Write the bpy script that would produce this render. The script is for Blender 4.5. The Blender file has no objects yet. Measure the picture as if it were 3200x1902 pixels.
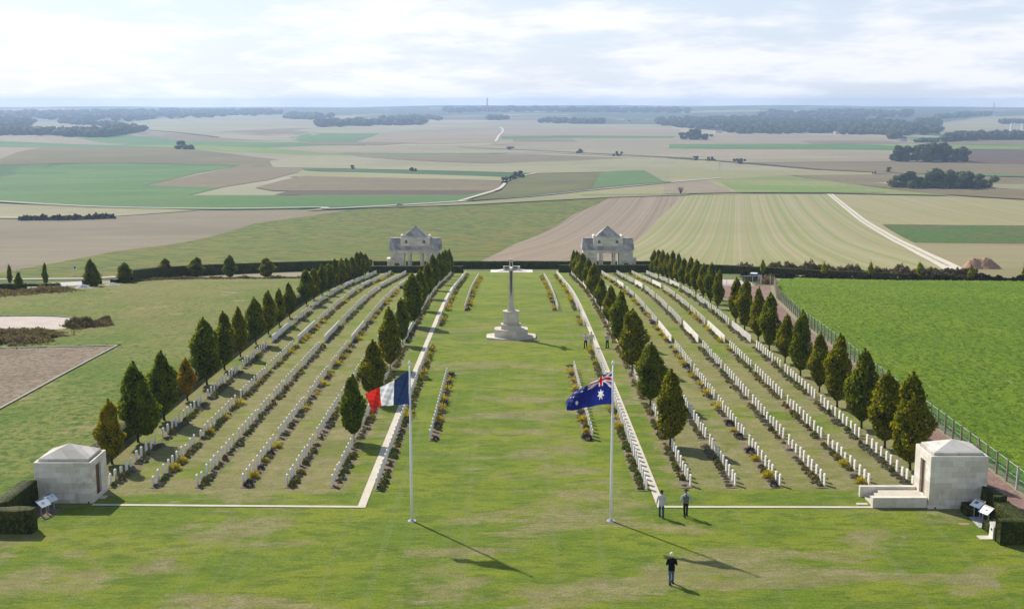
import bpy, math, random, bisect
import numpy as np
from mathutils import Vector, Matrix, noise
from mathutils.geometry import tessellate_polygon
R = math.radians
random.seed(7)
rng = np.random.default_rng(11)
C = bpy.context.scene.collection
sc = bpy.context.scene

# ------------------------------------------------------------------ camera
cam_d = bpy.data.cameras.new("camera")
cam = bpy.data.objects.new("camera", cam_d); C.objects.link(cam); sc.camera = cam
cam.location = (0, 0, 25.5)
cam.rotation_euler = (R(90) - math.atan(633 / 3750.), 0, 0)
cam_d.sensor_width = 36; cam_d.lens = 3750 / 3200 * 36
cam_d.shift_x = 2 / 3200
cam_d.clip_start = 1; cam_d.clip_end = 60000

# ------------------------------------------------------------------ light
SUN_AZ, SUN_EL = -38.2, 40.0            # azimuth from +Y towards +X
sun_d = bpy.data.lights.new("sun", 'SUN'); sun_d.energy = 5.0; sun_d.angle = R(0.9); sun_d.color = (1, .94, .84)
sun = bpy.data.objects.new("sun", sun_d); C.objects.link(sun)
sdir = Vector((math.sin(R(SUN_AZ)) * math.cos(R(SUN_EL)), math.cos(R(SUN_AZ)) * math.cos(R(SUN_EL)), math.sin(R(SUN_EL))))
sun.rotation_euler = sdir.to_track_quat('Z', 'Y').to_euler()
w = bpy.data.worlds.new("World"); sc.world = w; w.use_nodes = True
nt = w.node_tree; N = nt.nodes; L = nt.links; N.clear()
out = N.new('ShaderNodeOutputWorld'); bg = N.new('ShaderNodeBackground'); bg.inputs[1].default_value = 0.12
sky = N.new('ShaderNodeTexSky'); sky.sky_type = 'NISHITA'; sky.sun_disc = False
sky.sun_elevation = R(SUN_EL); sky.sun_rotation = R(SUN_AZ); sky.dust_density = .6; sky.altitude = 100
tc = N.new('ShaderNodeTexCoord'); sep = N.new('ShaderNodeSeparateXYZ'); L.new(tc.outputs['Generated'], sep.inputs[0])
def wmath(op, a, b=None, clamp=False):
    n = N.new('ShaderNodeMath'); n.operation = op; n.use_clamp = clamp
    for i, v in enumerate((a, b)):
        if v is None: continue
        if isinstance(v, (int, float)): n.inputs[i].default_value = v
        else: L.new(v, n.inputs[i])
    return n.outputs[0]
zz = wmath('ADD', wmath('MAXIMUM', sep.outputs[2], 0.0), 0.17)
cx_ = wmath('DIVIDE', sep.outputs[0], zz); cy_ = wmath('DIVIDE', sep.outputs[1], zz)
cmb = N.new('ShaderNodeCombineXYZ'); L.new(cx_, cmb.inputs[0]); L.new(cy_, cmb.inputs[1])
def wnoise(scale, detail, rough, off):
    m = N.new('ShaderNodeMapping'); m.inputs['Location'].default_value = off; L.new(cmb.outputs[0], m.inputs[0])
    n = N.new('ShaderNodeTexNoise'); n.inputs['Scale'].default_value = scale; n.inputs['Detail'].default_value = detail
    n.inputs['Roughness'].default_value = rough; L.new(m.outputs[0], n.inputs['Vector']); return n.outputs[0]
def wramp(fac, a, b):
    n = N.new('ShaderNodeMapRange'); n.interpolation_type = 'SMOOTHSTEP'; L.new(fac, n.inputs[0])
    n.inputs[1].default_value = min(a, b); n.inputs[2].default_value = max(a, b)
    n.inputs[3].default_value = 0 if a < b else 1; n.inputs[4].default_value = 1 if a < b else 0; return n.outputs[0]
n1 = wnoise(.85, 7, .55, (3.1, 7.7, 0)); n2 = wnoise(2.2, 8, .62, (11.3, 2.2, 5))
cover = wramp(wmath('ADD', wmath('MULTIPLY', n1, .75), wmath('MULTIPLY', n2, .25)), .42, .56)
bright = wramp(wmath('ADD', wmath('MULTIPLY', n2, .6), wmath('MULTIPLY', n1, .4)), .44, .57)
ccol = N.new('ShaderNodeMix'); ccol.data_type = 'RGBA'; L.new(wmath('ADD', wmath('MULTIPLY', bright, .5), wmath('MULTIPLY', cover, .5)), ccol.inputs[0])
ccol.inputs[6].default_value = (5.3, 6.0, 7.2, 1); ccol.inputs[7].default_value = (7.6, 7.75, 8.1, 1)
glow = wramp(wmath('ADD', wmath('MULTIPLY', sep.outputs[0], -1.0), wmath('MULTIPLY', sep.outputs[2], 1.2)), -.25, .6)
cc2 = N.new('ShaderNodeMix'); cc2.data_type = 'RGBA'; cc2.blend_type = 'MULTIPLY'; cc2.inputs[0].default_value = 1
gl = N.new('ShaderNodeMix'); gl.data_type = 'RGBA'; L.new(glow, gl.inputs[0]); gl.inputs[6].default_value = (.93, .93, .95, 1); gl.inputs[7].default_value = (1.12, 1.11, 1.1, 1)
L.new(ccol.outputs[2], cc2.inputs[6]); L.new(gl.outputs[2], cc2.inputs[7])
mixw = N.new('ShaderNodeMix'); mixw.data_type = 'RGBA'
L.new(wmath('MULTIPLY', wmath('ADD', wmath('MULTIPLY', cover, .18), .80), wramp(sep.outputs[2], .62, .16)), mixw.inputs[0]); L.new(sky.outputs[0], mixw.inputs[6]); L.new(cc2.outputs[2], mixw.inputs[7])
L.new(mixw.outputs[2], bg.inputs[0]); L.new(bg.outputs[0], out.inputs[0])
sc.view_settings.view_transform = 'Standard'; sc.view_settings.look = 'None'
sc.view_settings.exposure = 0.2; sc.view_settings.gamma = 1; sc.view_settings.use_curve_mapping = False
sc.cycles.use_denoising = True
sc.cycles.max_bounces = 6; sc.cycles.diffuse_bounces = 3; sc.cycles.transparent_max_bounces = 12; sc.cycles.volume_bounces = 1
sc.cycles.sample_clamp_indirect = 6

# ------------------------------------------------------------------ terrain height

PROFILE=[(-60,24.8),(0,24.9),(50,25.15),(73.6,25.5),(95,25.95),(116.7,26.45),(140,27.15),(163.8,28.0),(184,29.2),(206,31.1),(221,32.6),(236,33.95),(260,36.2),(300,40),(400,49),(500,57),(650,64.5),(800,68.5),(1100,70.5),(1500,73),(2200,76),(3200,77),(5000,69),(7000,51),(8600,36),(9600,34),(30000,34)]
def pchip(P):
    x=[p[0] for p in P];y=[p[1] for p in P];n=len(x)
    h=[x[i+1]-x[i] for i in range(n-1)];d=[(y[i+1]-y[i])/h[i] for i in range(n-1)]
    m=[d[0]]+[0 if d[i-1]*d[i]<=0 else (3*(h[i-1]+h[i]))/((2*h[i]+h[i-1])/d[i-1]+(h[i]+2*h[i-1])/d[i]) for i in range(1,n-1)]+[d[-1]]
    def f(q):
        if q<=x[0]:return y[0]
        if q>=x[-1]:return y[-1]
        i=bisect.bisect_right(x,q)-1;t=(q-x[i])/h[i]
        return (2*t**3-3*t*t+1)*y[i]+(t**3-2*t*t+t)*h[i]*m[i]+(-2*t**3+3*t*t)*y[i+1]+(t**3-t*t)*h[i]*m[i+1]
    return f
drop=pchip(PROFILE)
def sstep(a,b,v):
    t=min(1,max(0,(v-a)/(b-a)));return t*t*(3-2*t)
def gz(x,y):
    z=25.5-drop(y)
    if y>420:
        k=sstep(420,900,y)*(1-sstep(2500,4000,y))
        z+=k*(2.6*math.sin(x/250+1.3)*math.sin(y/330)+1.8*math.sin(x/160-y/230+.5))
        z+=sstep(3500,8000,y)*(7*math.sin(x/1100+.7)+3*math.sin(x/430+2)+2.5*math.sin(x/210+y/900))
    return z
FIELDS=[('forest',[(203.0,3976.0),(480.0,3973.0),(553.0,3090.0),(922.0,3001.0),(985.0,2757.0),(1126.0,3207.0),(1360.0,3981.0),(2095.0,5404.0),(2617.0,6032.0),(4092,9440),(423.0,8301.0)]),('forest',[(-1048.0,6162.0),(-255.0,5843.0),(908.0,5716.0),(1225.0,7715.0),(-1393.0,8192.0)]),('forest',[(-2599.0,6075.0),(-1123.0,6096.0),(-692.0,5287.0),(-1088.0,8321.0),(-3013.0,7044.0)]),('pale',[(722.0,6625.0),(1391.0,6893.0),(1400.0,6563.0),(743.0,6163.0)]),('lgreen',[(-193.0,6225.0),(218.0,6750.0),(293.0,6508.0),(-34.0,6022.0)]),('tan',[(1438.0,6075.0),(1922.0,6276.0),(1765.0,5874.0)]),('pale',[(-1380.0,4325.0),(-1662.0,6319.0),(-735.0,5603.0),(-510.0,4271.0),(-678.0,3792.0),(-825.0,3183.0),(-1018.0,3384.0)]),('tan',[(-1203.0,3534.0),(-1018.0,3384.0),(-825.0,3183.0),(-437.0,3656.0),(-267.0,2228.0),(-713.0,2523.0),(-917.0,2848.0)]),('pink',[(-1614.0,3994.0),(-1731.0,4439.0),(-1628.0,4370.0),(-1193.0,3566.0),(-1106.0,3247.0),(-1269.0,3381.0),(-1364.0,3374.0)]),('brown',[(-738.0,3053.0),(-642.0,3545.0),(-427.0,3578.0),(-511.0,3036.0),(-507.0,2779.0),(-654.0,2914.0)]),('green',[(-507.0,2779.0),(-497.0,3038.0),(-366.0,3064.0),(-267.0,2228.0),(-379.0,2280.0),(-455.0,2491.0)]),('pink',[(-1146.0,2699.0),(-1108.0,2779.0),(-914.0,2594.0),(-707.0,2268.0),(-851.0,2298.0),(-1016.0,2393.0)]),('tan',[(-1146.0,2699.0),(-1093.0,2632.0),(-877.0,2368.0),(-774.0,2270.0),(-851.0,2298.0),(-1072.0,2524.0)]),('green',[(-993.0,2659.0),(-920.0,2848.0),(-663.0,2557.0),(-404.0,2273.0),(-255.0,2126.0),(-237.0,1979.0),(-498.0,1918.0),(-702.0,2210.0),(-889.0,2521.0)]),('brown',[(-971.0,3039.0),(-961.0,3146.0),(-707.0,2791.0),(-449.0,2461.0),(-713.0,2523.0)]),('pale',[(-1009.0,3354.0),(-719.0,2903.0),(-507.0,2761.0),(-444.0,2457.0),(-609.0,2647.0),(-850.0,3011.0)]),('green',[(-1011.0,2380.0),(-851.0,2298.0),(-702.0,2210.0),(-520.0,1915.0),(-537.0,1898.0),(-896.0,2107.0)]),('tan',[(-491.0,1850.0),(-399.0,1775.0),(-283.0,1825.0),(-211.0,1947.0),(-153.0,1408.0),(-286.0,1564.0),(-358.0,1660.0)]),('lime',[(-703.0,2187.0),(-637.0,2180.0),(-550.0,2100.0),(-334.0,1878.0),(-262.0,1833.0),(-232.0,1731.0),(-309.0,1732.0),(-399.0,1775.0),(-494.0,1862.0)]),('pink',[(-885.0,2082.0),(-796.0,2046.0),(-618.0,1451.0)]),('rust',[(-620.0,1457.0),(-796.0,2046.0),(-546.0,1931.0),(-491.0,1850.0),(-361.0,1658.0),(-288.0,1572.0),(-274.0,1409.0),(-443.0,1442.0),(-518.0,1419.0),(-584.0,1371.0)]),('pale',[(-276.0,1408.0),(-284.0,1573.0),(-189.0,1576.0),(-162.0,1345.0),(-225.0,1351.0)]),('green',[(-584.0,1371.0),(-516.0,1413.0),(-458.0,1438.0),(-320.0,1421.0),(-321.0,1233.0),(-306.0,1007.0),(-232.0,965.0),(-233.0,870.0),(-137.0,865.0),(-118.0,744.0),(-185.0,738.0),(-262.0,761.0),(-349.0,814.0)]),('dgreen',[(-584.0,1371.0),(-521.0,1403.0),(-492.0,1153.0)]),('brown',[(-320.0,1421.0),(-240.0,1371.0),(-222.0,1350.0),(-217.0,1072.0),(-233.0,961.0),(-303.0,1000.0),(-309.0,1088.0)]),('pale',[(-344.0,802.0),(-258.0,751.0),(-190.0,730.0),(-224.0,682.0),(-245.0,665.0),(-285.0,663.0)]),('pale',[(-583.0,3225.0),(-562.0,3561.0),(-35.0,3741.0),(-322.0,3008.0),(-476.0,3012.0)]),('pale',[(-286.0,4143.0),(540.0,4033.0),(464.0,3497.0),(-21.0,3742.0)]),('pink',[(-21.0,3656.0),(477.0,3433.0),(377.0,2707.0),(-21.0,2575.0)]),('green',[(-466.0,2816.0),(-472.0,2990.0),(-326.0,3008.0),(-293.0,2254.0),(-409.0,2308.0)]),('pink',[(-290.0,2253.0),(-322.0,3008.0),(-35.0,3689.0),(-21.0,2575.0),(-30.0,2267.0),(-149.0,2152.0)]),('tan',[(-20.0,2408.0),(381.0,2599.0),(318.0,2164.0),(-40.0,2157.0)]),('green',[(-21.0,2542.0),(376.0,2728.0),(357.0,2587.0),(-20.0,2393.0)]),('brown',[(2.0,2396.0),(122.0,2428.0),(127.0,2302.0),(4.0,2274.0)]),('brown',[(-387.0,2235.0),(-360.0,2278.0),(-167.0,2213.0),(-226.0,2107.0),(-349.0,2106.0)]),('tan',[(-393.0,1936.0),(-325.0,2055.0),(-93.0,2123.0),(127.0,2185.0),(347.0,2175.0),(248.0,1548.0),(60.0,1854.0),(-285.0,1797.0)]),('brown',[(-263.0,1806.0),(36.0,1810.0),(183.0,1587.0),(-27.0,1482.0),(-203.0,1688.0)]),('lgreen',[(-264.0,1815.0),(13.0,1871.0),(-33.0,1816.0),(-168.0,1772.0)]),('pale',[(-309.0,1543.0),(-295.0,1659.0),(-268.0,1692.0),(-202.0,1679.0),(-27.0,1471.0),(155.0,1606.0),(259.0,1502.0),(223.0,1292.0),(24.0,1200.0),(-216.0,1359.0),(-270.0,1369.0)]),('dgreen',[(-235.0,1352.0),(-214.0,1350.0),(1.0,1209.0),(22.0,1200.0),(8.0,1123.0),(-79.0,1143.0),(-201.0,1265.0),(-220.0,1292.0)]),('straw',[(-224.0,1288.0),(-199.0,1253.0),(-1.0,1116.0),(-6.0,1057.0),(-180.0,1135.0),(-208.0,1130.0)]),('brown',[(-203.0,954.0),(-203.0,1065.0),(-198.0,1154.0),(-180.0,1135.0),(-7.0,1054.0),(-11.0,925.0),(-145.0,914.0),(-181.0,914.0)]),('dbrown',[(-169.0,912.0),(-145.0,912.0),(-16.0,924.0),(-32.0,875.0),(-138.0,864.0),(-171.0,866.0)]),('green',[(-154.0,863.0),(-138.0,864.0),(-33.0,875.0),(-15.0,924.0),(-35.0,811.0),(-74.0,776.0),(-120.0,752.0),(-132.0,740.0)]),('pale',[(138.0,1268.0),(226.0,1305.0),(191.0,1105.0),(135.0,1052.0)]),('olive',[(-31.0,814.0),(-8.0,925.0),(1.0,1082.0),(24.0,1193.0),(91.0,1221.0),(62.0,945.0),(17.0,879.0)]),('lgreen',[(91.0,1221.0),(113.0,1256.0),(140.0,1268.0),(135.0,1052.0),(62.0,941.0)]),('straw',[(-119.0,745.0),(-35.0,809.0),(17.0,868.0),(62.0,937.0),(132.0,1041.0),(160.0,1081.0),(133.0,900.0),(73.0,868.0),(-25.0,788.0),(-102.0,745.0),(-125.0,725.0)]),('pale',[(1307.0,3799.0),(2032.0,5243.0),(2492.0,5743.0),(1462.0,3361.0),(1123.0,3208.0)]),('pink',[(420.0,2912.0),(697.0,2996.0),(878.0,2676.0),(735.0,2183.0),(509.0,2144.0),(292.0,2200.0),(342.0,2580.0)]),('brown',[(576.0,2448.0),(736.0,2394.0),(738.0,2201.0),(538.0,2157.0)]),('lgreen',[(880.0,2739.0),(953.0,2650.0),(842.0,2341.0),(758.0,2261.0)]),('brown',[(802.0,2287.0),(962.0,2474.0),(1081.0,2481.0),(924.0,2120.0),(719.0,2136.0)]),('green',[(287.0,2200.0),(469.0,2186.0),(666.0,2086.0),(579.0,1812.0),(389.0,1916.0),(259.0,1986.0)]),('lime',[(639.0,2118.0),(699.0,2075.0),(920.0,2112.0),(831.0,1905.0),(661.0,1866.0),(628.0,1968.0)]),('tan',[(258.0,1973.0),(386.0,1903.0),(579.0,1812.0),(569.0,1587.0),(476.0,1492.0),(279.0,1459.0),(211.0,1614.0)]),('dbrown',[(662.0,1849.0),(828.0,1898.0),(613.0,1402.0),(553.0,1462.0),(569.0,1587.0)]),('brown',[(279.0,1455.0),(469.0,1488.0),(615.0,1408.0),(513.0,1172.0),(393.0,1243.0),(340.0,1297.0)]),('straw',[(168.0,1283.0),(300.0,1288.0),(391.0,1238.0),(360.0,1211.0),(274.0,1189.0),(185.0,1099.0),(140.0,1066.0)]),('brown',[(278.0,1190.0),(360.0,1211.0),(408.0,1228.0),(500.0,1142.0),(377.0,859.0),(331.0,927.0),(285.0,1110.0)]),('lgreen',[(434.0,1262.0),(518.0,1184.0),(508.0,1160.0),(406.0,1238.0)]),('pale',[(325.0,1081.0),(356.0,1079.0),(414.0,1059.0),(460.0,1049.0),(432.0,985.0),(339.0,1019.0)]),('pink',[(131.0,1032.0),(178.0,1105.0),(172.0,932.0),(115.0,904.0)]),('straw',[(178.0,1105.0),(185.0,1099.0),(177.0,935.0),(172.0,932.0)]),('limes',[(185.0,1099.0),(274.0,1189.0),(285.0,1110.0),(309.0,999.0),(334.0,911.0),(246.0,936.0),(176.0,932.0)]),('grey',[(-283.0,654.0),(-223.0,678.0),(-189.0,729.0),(-119.0,750.0),(-88.0,758.0),(-135.0,628.0),(-128.2,383.3),(-104.7,240.7)]),('mustard',[(-103.3,221.5),(-104.7,240.7),(-128.2,383.3),(-135.0,628.0),(-102.0,736.0),(-101.0,742.0),(-25.0,786.0),(71.0,866.0),(37.0,712.0),(1.5,464.3),(-9.2,292.4),(-47.0,292.4),(-59.0,233.6),(-75.1,216.2),(-90.6,194.1)]),('plough',[(71.0,866.0),(129.0,904.0),(82.0,673.0),(47.0,464.2),(27.0,292.4),(-9.2,292.4),(1.5,464.3),(37.0,712.0)]),('stripes',[(129.0,904.0),(82.0,673.0),(47.0,464.2),(27.0,292.4),(37.0,259.9),(59.4,272.5),(89.1,240.7),(119.0,342.2),(175.4,567.8),(218.0,777.0),(245.0,931.0)]),('stripe2',[(249.0,925.0),(285.0,919.0),(385.0,854.0),(277.0,612.0),(195.0,628.0),(227.0,792.0)]),('crop',[(194.0,626.0),(278.0,614.0),(208.5,459.7),(160.0,473.7)]),('tanfield',[(158.8,471.0),(207.2,456.8),(101.0,221.5),(87.4,226.3),(115.6,321.2)])]
STRIPS=[('chalk',4.6,[(247.0,932.0),(218.0,777.0),(195.0,666.0),(174.7,565.4),(151.0,459.9),(122.9,353.5),(101.5,276.4),(85.9,226.3)]),('grass',0.9,[(247.0,932.0),(218.0,777.0),(195.0,666.0),(174.7,565.4),(151.0,459.9),(122.9,353.5),(101.5,276.4)]),('road',5,[(-351.0,815.0),(-260.0,755.0),(-184.0,737.0),(-121.0,750.0),(-109.0,742.0),(-35.0,809.0),(17.0,868.0),(62.0,939.0),(134.0,1045.0),(195.0,1125.0)]),('chalk',3,[(-35.0,811.0),(-19.0,890.0),(-10.0,939.0),(-6.0,1001.0),(-4.0,1055.0),(7.0,1123.0),(24.0,1190.0)]),('chalk',9,[(-817.0,3181.0),(-764.0,3337.0),(-670.0,3736.0)]),('chalk',5,[(-30.0,2267.0),(-27.0,2511.0),(-23.0,3338.0),(-35.0,3689.0)]),('chalk',2.5,[(-285.0,661.0),(-270.0,663.0)]),('bank',5,[(-586.0,1376.0),(-516.0,1413.0),(-459.0,1441.0),(-321.0,1425.0)]),('bank',6,[(207.0,1610.0),(277.0,1448.0),(333.0,1300.0)]),('bank',8,[(-90.0,2052.0),(62.0,1915.0),(240.0,1564.0)]),('bank',8,[(666.0,1861.0),(840.0,1902.0)]),('bank',3,[(51.0,881.0),(128.0,905.0),(190.0,929.0),(246.0,936.0),(291.0,939.0)]),('bank',8,[(-31.0,814.0),(17.0,874.0),(82.0,979.0),(137.0,1054.0)]),('bank',12,[(-996.0,3322.0),(-804.0,2969.0),(-658.0,2721.0)])]
WOODS=[(17,150,[(-1152.0,2684.0),(-1129.0,2815.0),(-976.0,2665.0),(-887.0,2640.0),(-893.0,2762.0),(-981.0,3260.0),(-1090.0,3387.0),(-981.0,2919.0),(-1106.0,2946.0),(-1293.0,3015.0)]),(14,50,[(-1539.0,4143.0),(-1152.0,3566.0),(-1080.0,3535.0),(-1257.0,3895.0),(-1606.0,4323.0)]),(20,90,[(-1459.0,3403.0),(-1379.0,3405.0),(-1677.0,4274.0),(-2034.0,4965.0),(-2185.0,5105.0)]),(20,420,[(-2279.0,5413.0),(-1842.0,4839.0),(-1409.0,4447.0),(-1378.0,5233.0),(-1096.0,5911.0),(-1321.0,6831.0),(-2074.0,7367.0),(-2421.0,6467.0),(-2679.0,6263.0)]),(18,60,[(-891.0,4804.0),(-777.0,4687.0),(-760.0,5291.0),(-1061.0,5831.0)]),(18,110,[(-582.0,3627.0),(-289.0,3974.0),(-294.0,4186.0),(-671.0,4189.0)]),(16,40,[(-541.0,4889.0),(-370.0,5268.0),(-236.0,4490.0),(-415.0,4463.0)]),(18,25,[(-91.0,4667.0),(-17.0,4664.0),(-28.0,4993.0),(-91.0,5001.0)]),(16,60,[(98.0,4188.0),(306.0,4056.0),(340.0,4359.0),(117.0,4484.0)]),(17,520,[(480.0,3973.0),(545.0,3044.0),(697.0,2996.0),(887.0,2887.0),(966.0,2704.0),(1192.0,3373.0),(1298.0,4079.0),(1180.0,4751.0),(809.0,4841.0),(540.0,4469.0)]),(20,130,[(1072.0,5311.0),(1637.0,4964.0),(2054.0,6235.0),(1350.0,6325.0)]),(18,40,[(1287.0,3851.0),(1354.0,3852.0),(1502.0,4281.0),(1435.0,4284.0)]),(18,60,[(1669.0,4761.0),(2189.0,5515.0),(2368.0,5969.0),(1862.0,5278.0)]),(15,110,[(826.0,2310.0),(926.0,2417.0),(1088.0,2498.0),(1162.0,2670.0),(946.0,2596.0)]),(14,30,[(1638.0,4075.0),(1697.0,4035.0),(1853.0,4266.0),(1743.0,4311.0)]),(14,24,[(692.0,2975.0),(545.0,3002.0),(598.0,3134.0),(716.0,3080.0)]),(14,12,[(792.0,2538.0),(801.0,2497.0),(845.0,2651.0)]),(8,10,[(749.0,2240.0),(792.0,2248.0),(812.0,2308.0),(772.0,2303.0)]),(22,200,[(-350.0,6231.0),(905.0,6191.0),(1002.0,6855.0),(-385.0,6850.0)])]
TRAMS=[[(42.6, 166.8), (40.3, 147.8), (39.5, 133.2), (39.1, 122.0), (39.2, 114.0), (39.0, 107.0)], [(52.5, 175.5), (50.4, 159.7), (49.4, 144.6), (48.5, 130.6), (47.7, 121.3), (47.3, 111.5), (46.8, 107.5)], [(57.7, 148.9), (58.9, 141.6), (58.8, 135.0)]]
HOUSES=[(519.0, 3036.0, 'pale farmhouse left in the long valley wood'), (813.0, 3020.0, 'pale farmhouse in the middle of the valley wood'), (753.0, 2334.0, 'white farm building right of the round hazy tree'), (1185.0, 2906.0, 'low white building beside the silos'), (223.0, 4229.0, 'pale farmhouse by the central wood strip'), (410.0, 4224.0, 'pale farmhouse right of the central wood strip'), (-1411.0, 5080.0, 'left white house under the left ridge wood'), (-1394.0, 5076.0, 'right white house under the left ridge wood')]
HAZE = 1.25e-4

# ------------------------------------------------------------------ materials
def new_mat(name):
    m = bpy.data.materials.new(name); m.use_nodes = True
    nt = m.node_tree; b = nt.nodes['Principled BSDF']; b.inputs['Roughness'].default_value = .9
    b.inputs['Specular IOR Level'].default_value = .15
    return m, nt, b
class NB:
    """little node helper working in world metres"""
    def __init__(s, nt, coord='Object'):
        s.nt = nt; s.N = nt.nodes; s.L = nt.links
        if coord == 'World':
            g = s.N.new('ShaderNodeNewGeometry'); s.co = g.outputs['Position']
        else:
            t = s.N.new('ShaderNodeTexCoord'); s.co = t.outputs['Object']
    def map(s, scale=(1, 1, 1), rot=0, loc=(0, 0, 0)):
        src = s.co
        if rot:      # turn first, then stretch, so that streaks follow the chosen bearing
            r = s.N.new('ShaderNodeMapping'); r.inputs['Rotation'].default_value = (0, 0, rot); s.L.new(src, r.inputs[0]); src = r.outputs[0]
        m = s.N.new('ShaderNodeMapping'); m.inputs['Scale'].default_value = scale; m.inputs['Location'].default_value = loc
        s.L.new(src, m.inputs[0]); return m.outputs[0]
    def noise(s, scale, detail=4, rough=.6, stretch=(1, 1, 1), rot=0, loc=(0, 0, 0), dist=0):
        n = s.N.new('ShaderNodeTexNoise'); n.inputs['Scale'].default_value = scale
        n.inputs['Detail'].default_value = detail; n.inputs['Roughness'].default_value = rough
        n.inputs['Distortion'].default_value = dist
        s.L.new(s.map(stretch, rot, loc), n.inputs['Vector']); return n.outputs[0]
    def vor(s, scale, stretch=(1, 1, 1)):
        n = s.N.new('ShaderNodeTexVoronoi'); n.inputs['Scale'].default_value = scale
        s.L.new(s.map(stretch), n.inputs['Vector']); return n.outputs[0]
    def ramp(s, f, a, b, lo=0, hi=1):
        n = s.N.new('ShaderNodeMapRange'); n.interpolation_type = 'SMOOTHSTEP'; s.L.new(f, n.inputs[0])
        for i, v in ((1, a), (2, b), (3, lo), (4, hi)): n.inputs[i].default_value = v
        return n.outputs[0]
    def mix(s, f, a, b, blend='MIX'):
        n = s.N.new('ShaderNodeMix'); n.data_type = 'RGBA'; n.blend_type = blend
        if isinstance(f, (int, float)): n.inputs[0].default_value = f
        else: s.L.new(f, n.inputs[0])
        for i, v in ((6, a), (7, b)):
            if isinstance(v, tuple): n.inputs[i].default_value = (*v[:3], 1)
            else: s.L.new(v, n.inputs[i])
        return n.outputs[2]
    def math(s, op, a, b=0):
        n = s.N.new('ShaderNodeMath'); n.operation = op
        for i, v in enumerate((a, b)):
            if isinstance(v, (int, float)): n.inputs[i].default_value = v
            else: s.L.new(v, n.inputs[i])
        return n.outputs[0]
    def bump(s, h, strength, dist, b):
        n = s.N.new('ShaderNodeBump'); n.inputs['Strength'].default_value = strength; n.inputs['Distance'].default_value = dist
        s.L.new(h, n.inputs['Height']); s.L.new(n.outputs[0], b.inputs['Normal'])
def setc(nt, b, v):
    if isinstance(v, tuple): b.inputs['Base Color'].default_value = (*v, 1)
    else: nt.links.new(v, b.inputs['Base Color'])

def plain(name, col, rough=.8, spec=.2, vary=.12, scale=3, metal=0):
    m, nt, b = new_mat(name); n = NB(nt)
    f = n.noise(scale, 5, .65)
    lo = tuple(c * (1 - vary) for c in col); hi = tuple(c * (1 + vary) for c in col)
    setc(nt, b, n.mix(n.ramp(f, .3, .7), lo, hi)); b.inputs['Roughness'].default_value = rough
    b.inputs['Specular IOR Level'].default_value = spec; b.inputs['Metallic'].default_value = metal
    return m

def lawn_mat():
    m, nt, b = new_mat("mown_lawn"); n = NB(nt, 'World')
    g = n.mix(n.ramp(n.noise(.17, 6, .65, (.7, 1, 1)), .40, .60), (.130, .200, .010), (.225, .262, .016))
    g = n.mix(n.ramp(n.noise(.8, 5, .72, (.6, 1.3, 1), loc=(5, 3, 0)), .46, .60, 0, .75), g, (.085, .140, .012))
    # dried, tan patches: long shallow streaks, more of them between the grave rows
    sep = n.N.new('ShaderNodeSeparateXYZ'); n.L.new(n.co, sep.inputs[0])
    plot = n.ramp(n.math('ABSOLUTE', sep.outputs[0]), 10.3, 12.0, 0, 1)
    plot = n.math('MULTIPLY', plot, n.ramp(sep.outputs[1], 75, 78, 0, 1))
    fresh = n.ramp(sep.outputs[1], 95, 160, 1, .45)
    d1 = n.noise(.16, 8, .66, (.55, 1.2, 1), loc=(13, 4, 0), dist=.4)
    d1 = n.math('ADD', d1, n.math('MULTIPLY', plot, .10))
    dry = n.math('MULTIPLY', n.ramp(d1, .505, .585), fresh)
    fine = n.ramp(n.noise(2.2, 6, .8, (.4, 1.5, 1)), .42, .56)
    dry = n.math('MULTIPLY', dry, n.math('ADD', n.math('MULTIPLY', fine, .65), .35))
    tan = n.mix(n.ramp(n.noise(.7, 4, .6), .3, .7), (.25, .19, .10), (.38, .29, .18))
    g = n.mix(n.math('MULTIPLY', plot, n.ramp(n.noise(.07, 3, .5, loc=(3, 9, 0)), .40, .56, .0, .48)), g, (.235, .19, .075))
    col = n.mix(n.math('MULTIPLY', dry, .92), g, tan)
    # mower tracks running down the central lawn
    wv = n.noise(1.15, 2, .5, (1, .006, 0), loc=(2, 0, 0))
    col = n.mix(n.ramp(wv, .54, .66, 0, .22), col, (.24, .25, .12))
    spk = n.noise(9, 3, .8)
    col = n.mix(n.ramp(spk, .3, .75, .0, .5), n.mix(.42, col, (.02, .04, .004), 'MULTIPLY'), col) if False else n.mix(n.ramp(spk, .44, .60, 0, .42), n.mix(n.ramp(n.noise(3.1, 5, .8, (.35, 1.6, 1), loc=(8, 1, 0)), .45, .58, 0, .38), col, (.25, .28, .05)), (.04, .085, .004))
    setc(nt, b, col); n.bump(n.noise(7, 5, .8, (.6, 1.4, 1)), 1.0, .09, b)
    b.inputs['Roughness'].default_value = .95
    return m

def crop_mat(name, c1, c2, c3, sc1, sc2, bump=.5, bd=.12, dirt=None, stretch=(1, 1, 1), rot=0):
    """c1/c2 broad patches, c3 fine speckle, dirt = colour of bare earth showing through"""
    m, nt, b = new_mat(name); n = NB(nt, 'World')
    col = n.mix(n.ramp(n.noise(sc1, 6, .65, stretch, rot), .41, .59), c1, c2)
    col = n.mix(n.ramp(n.noise(sc2, 4, .7, stretch, rot, (7, 3, 1)), .46, .58, 0, .9), col, c3)
    if dirt:
        col = n.mix(n.ramp(n.noise(sc1 * 2.2, 7, .7, stretch, rot, (1, 8, 2)), .57, .65), col, dirt)
    setc(nt, b, col); n.bump(n.noise(sc2 * 1.3, 4, .75), bump, bd, b)
    b.inputs['Roughness'].default_value = .95
    return m

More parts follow.
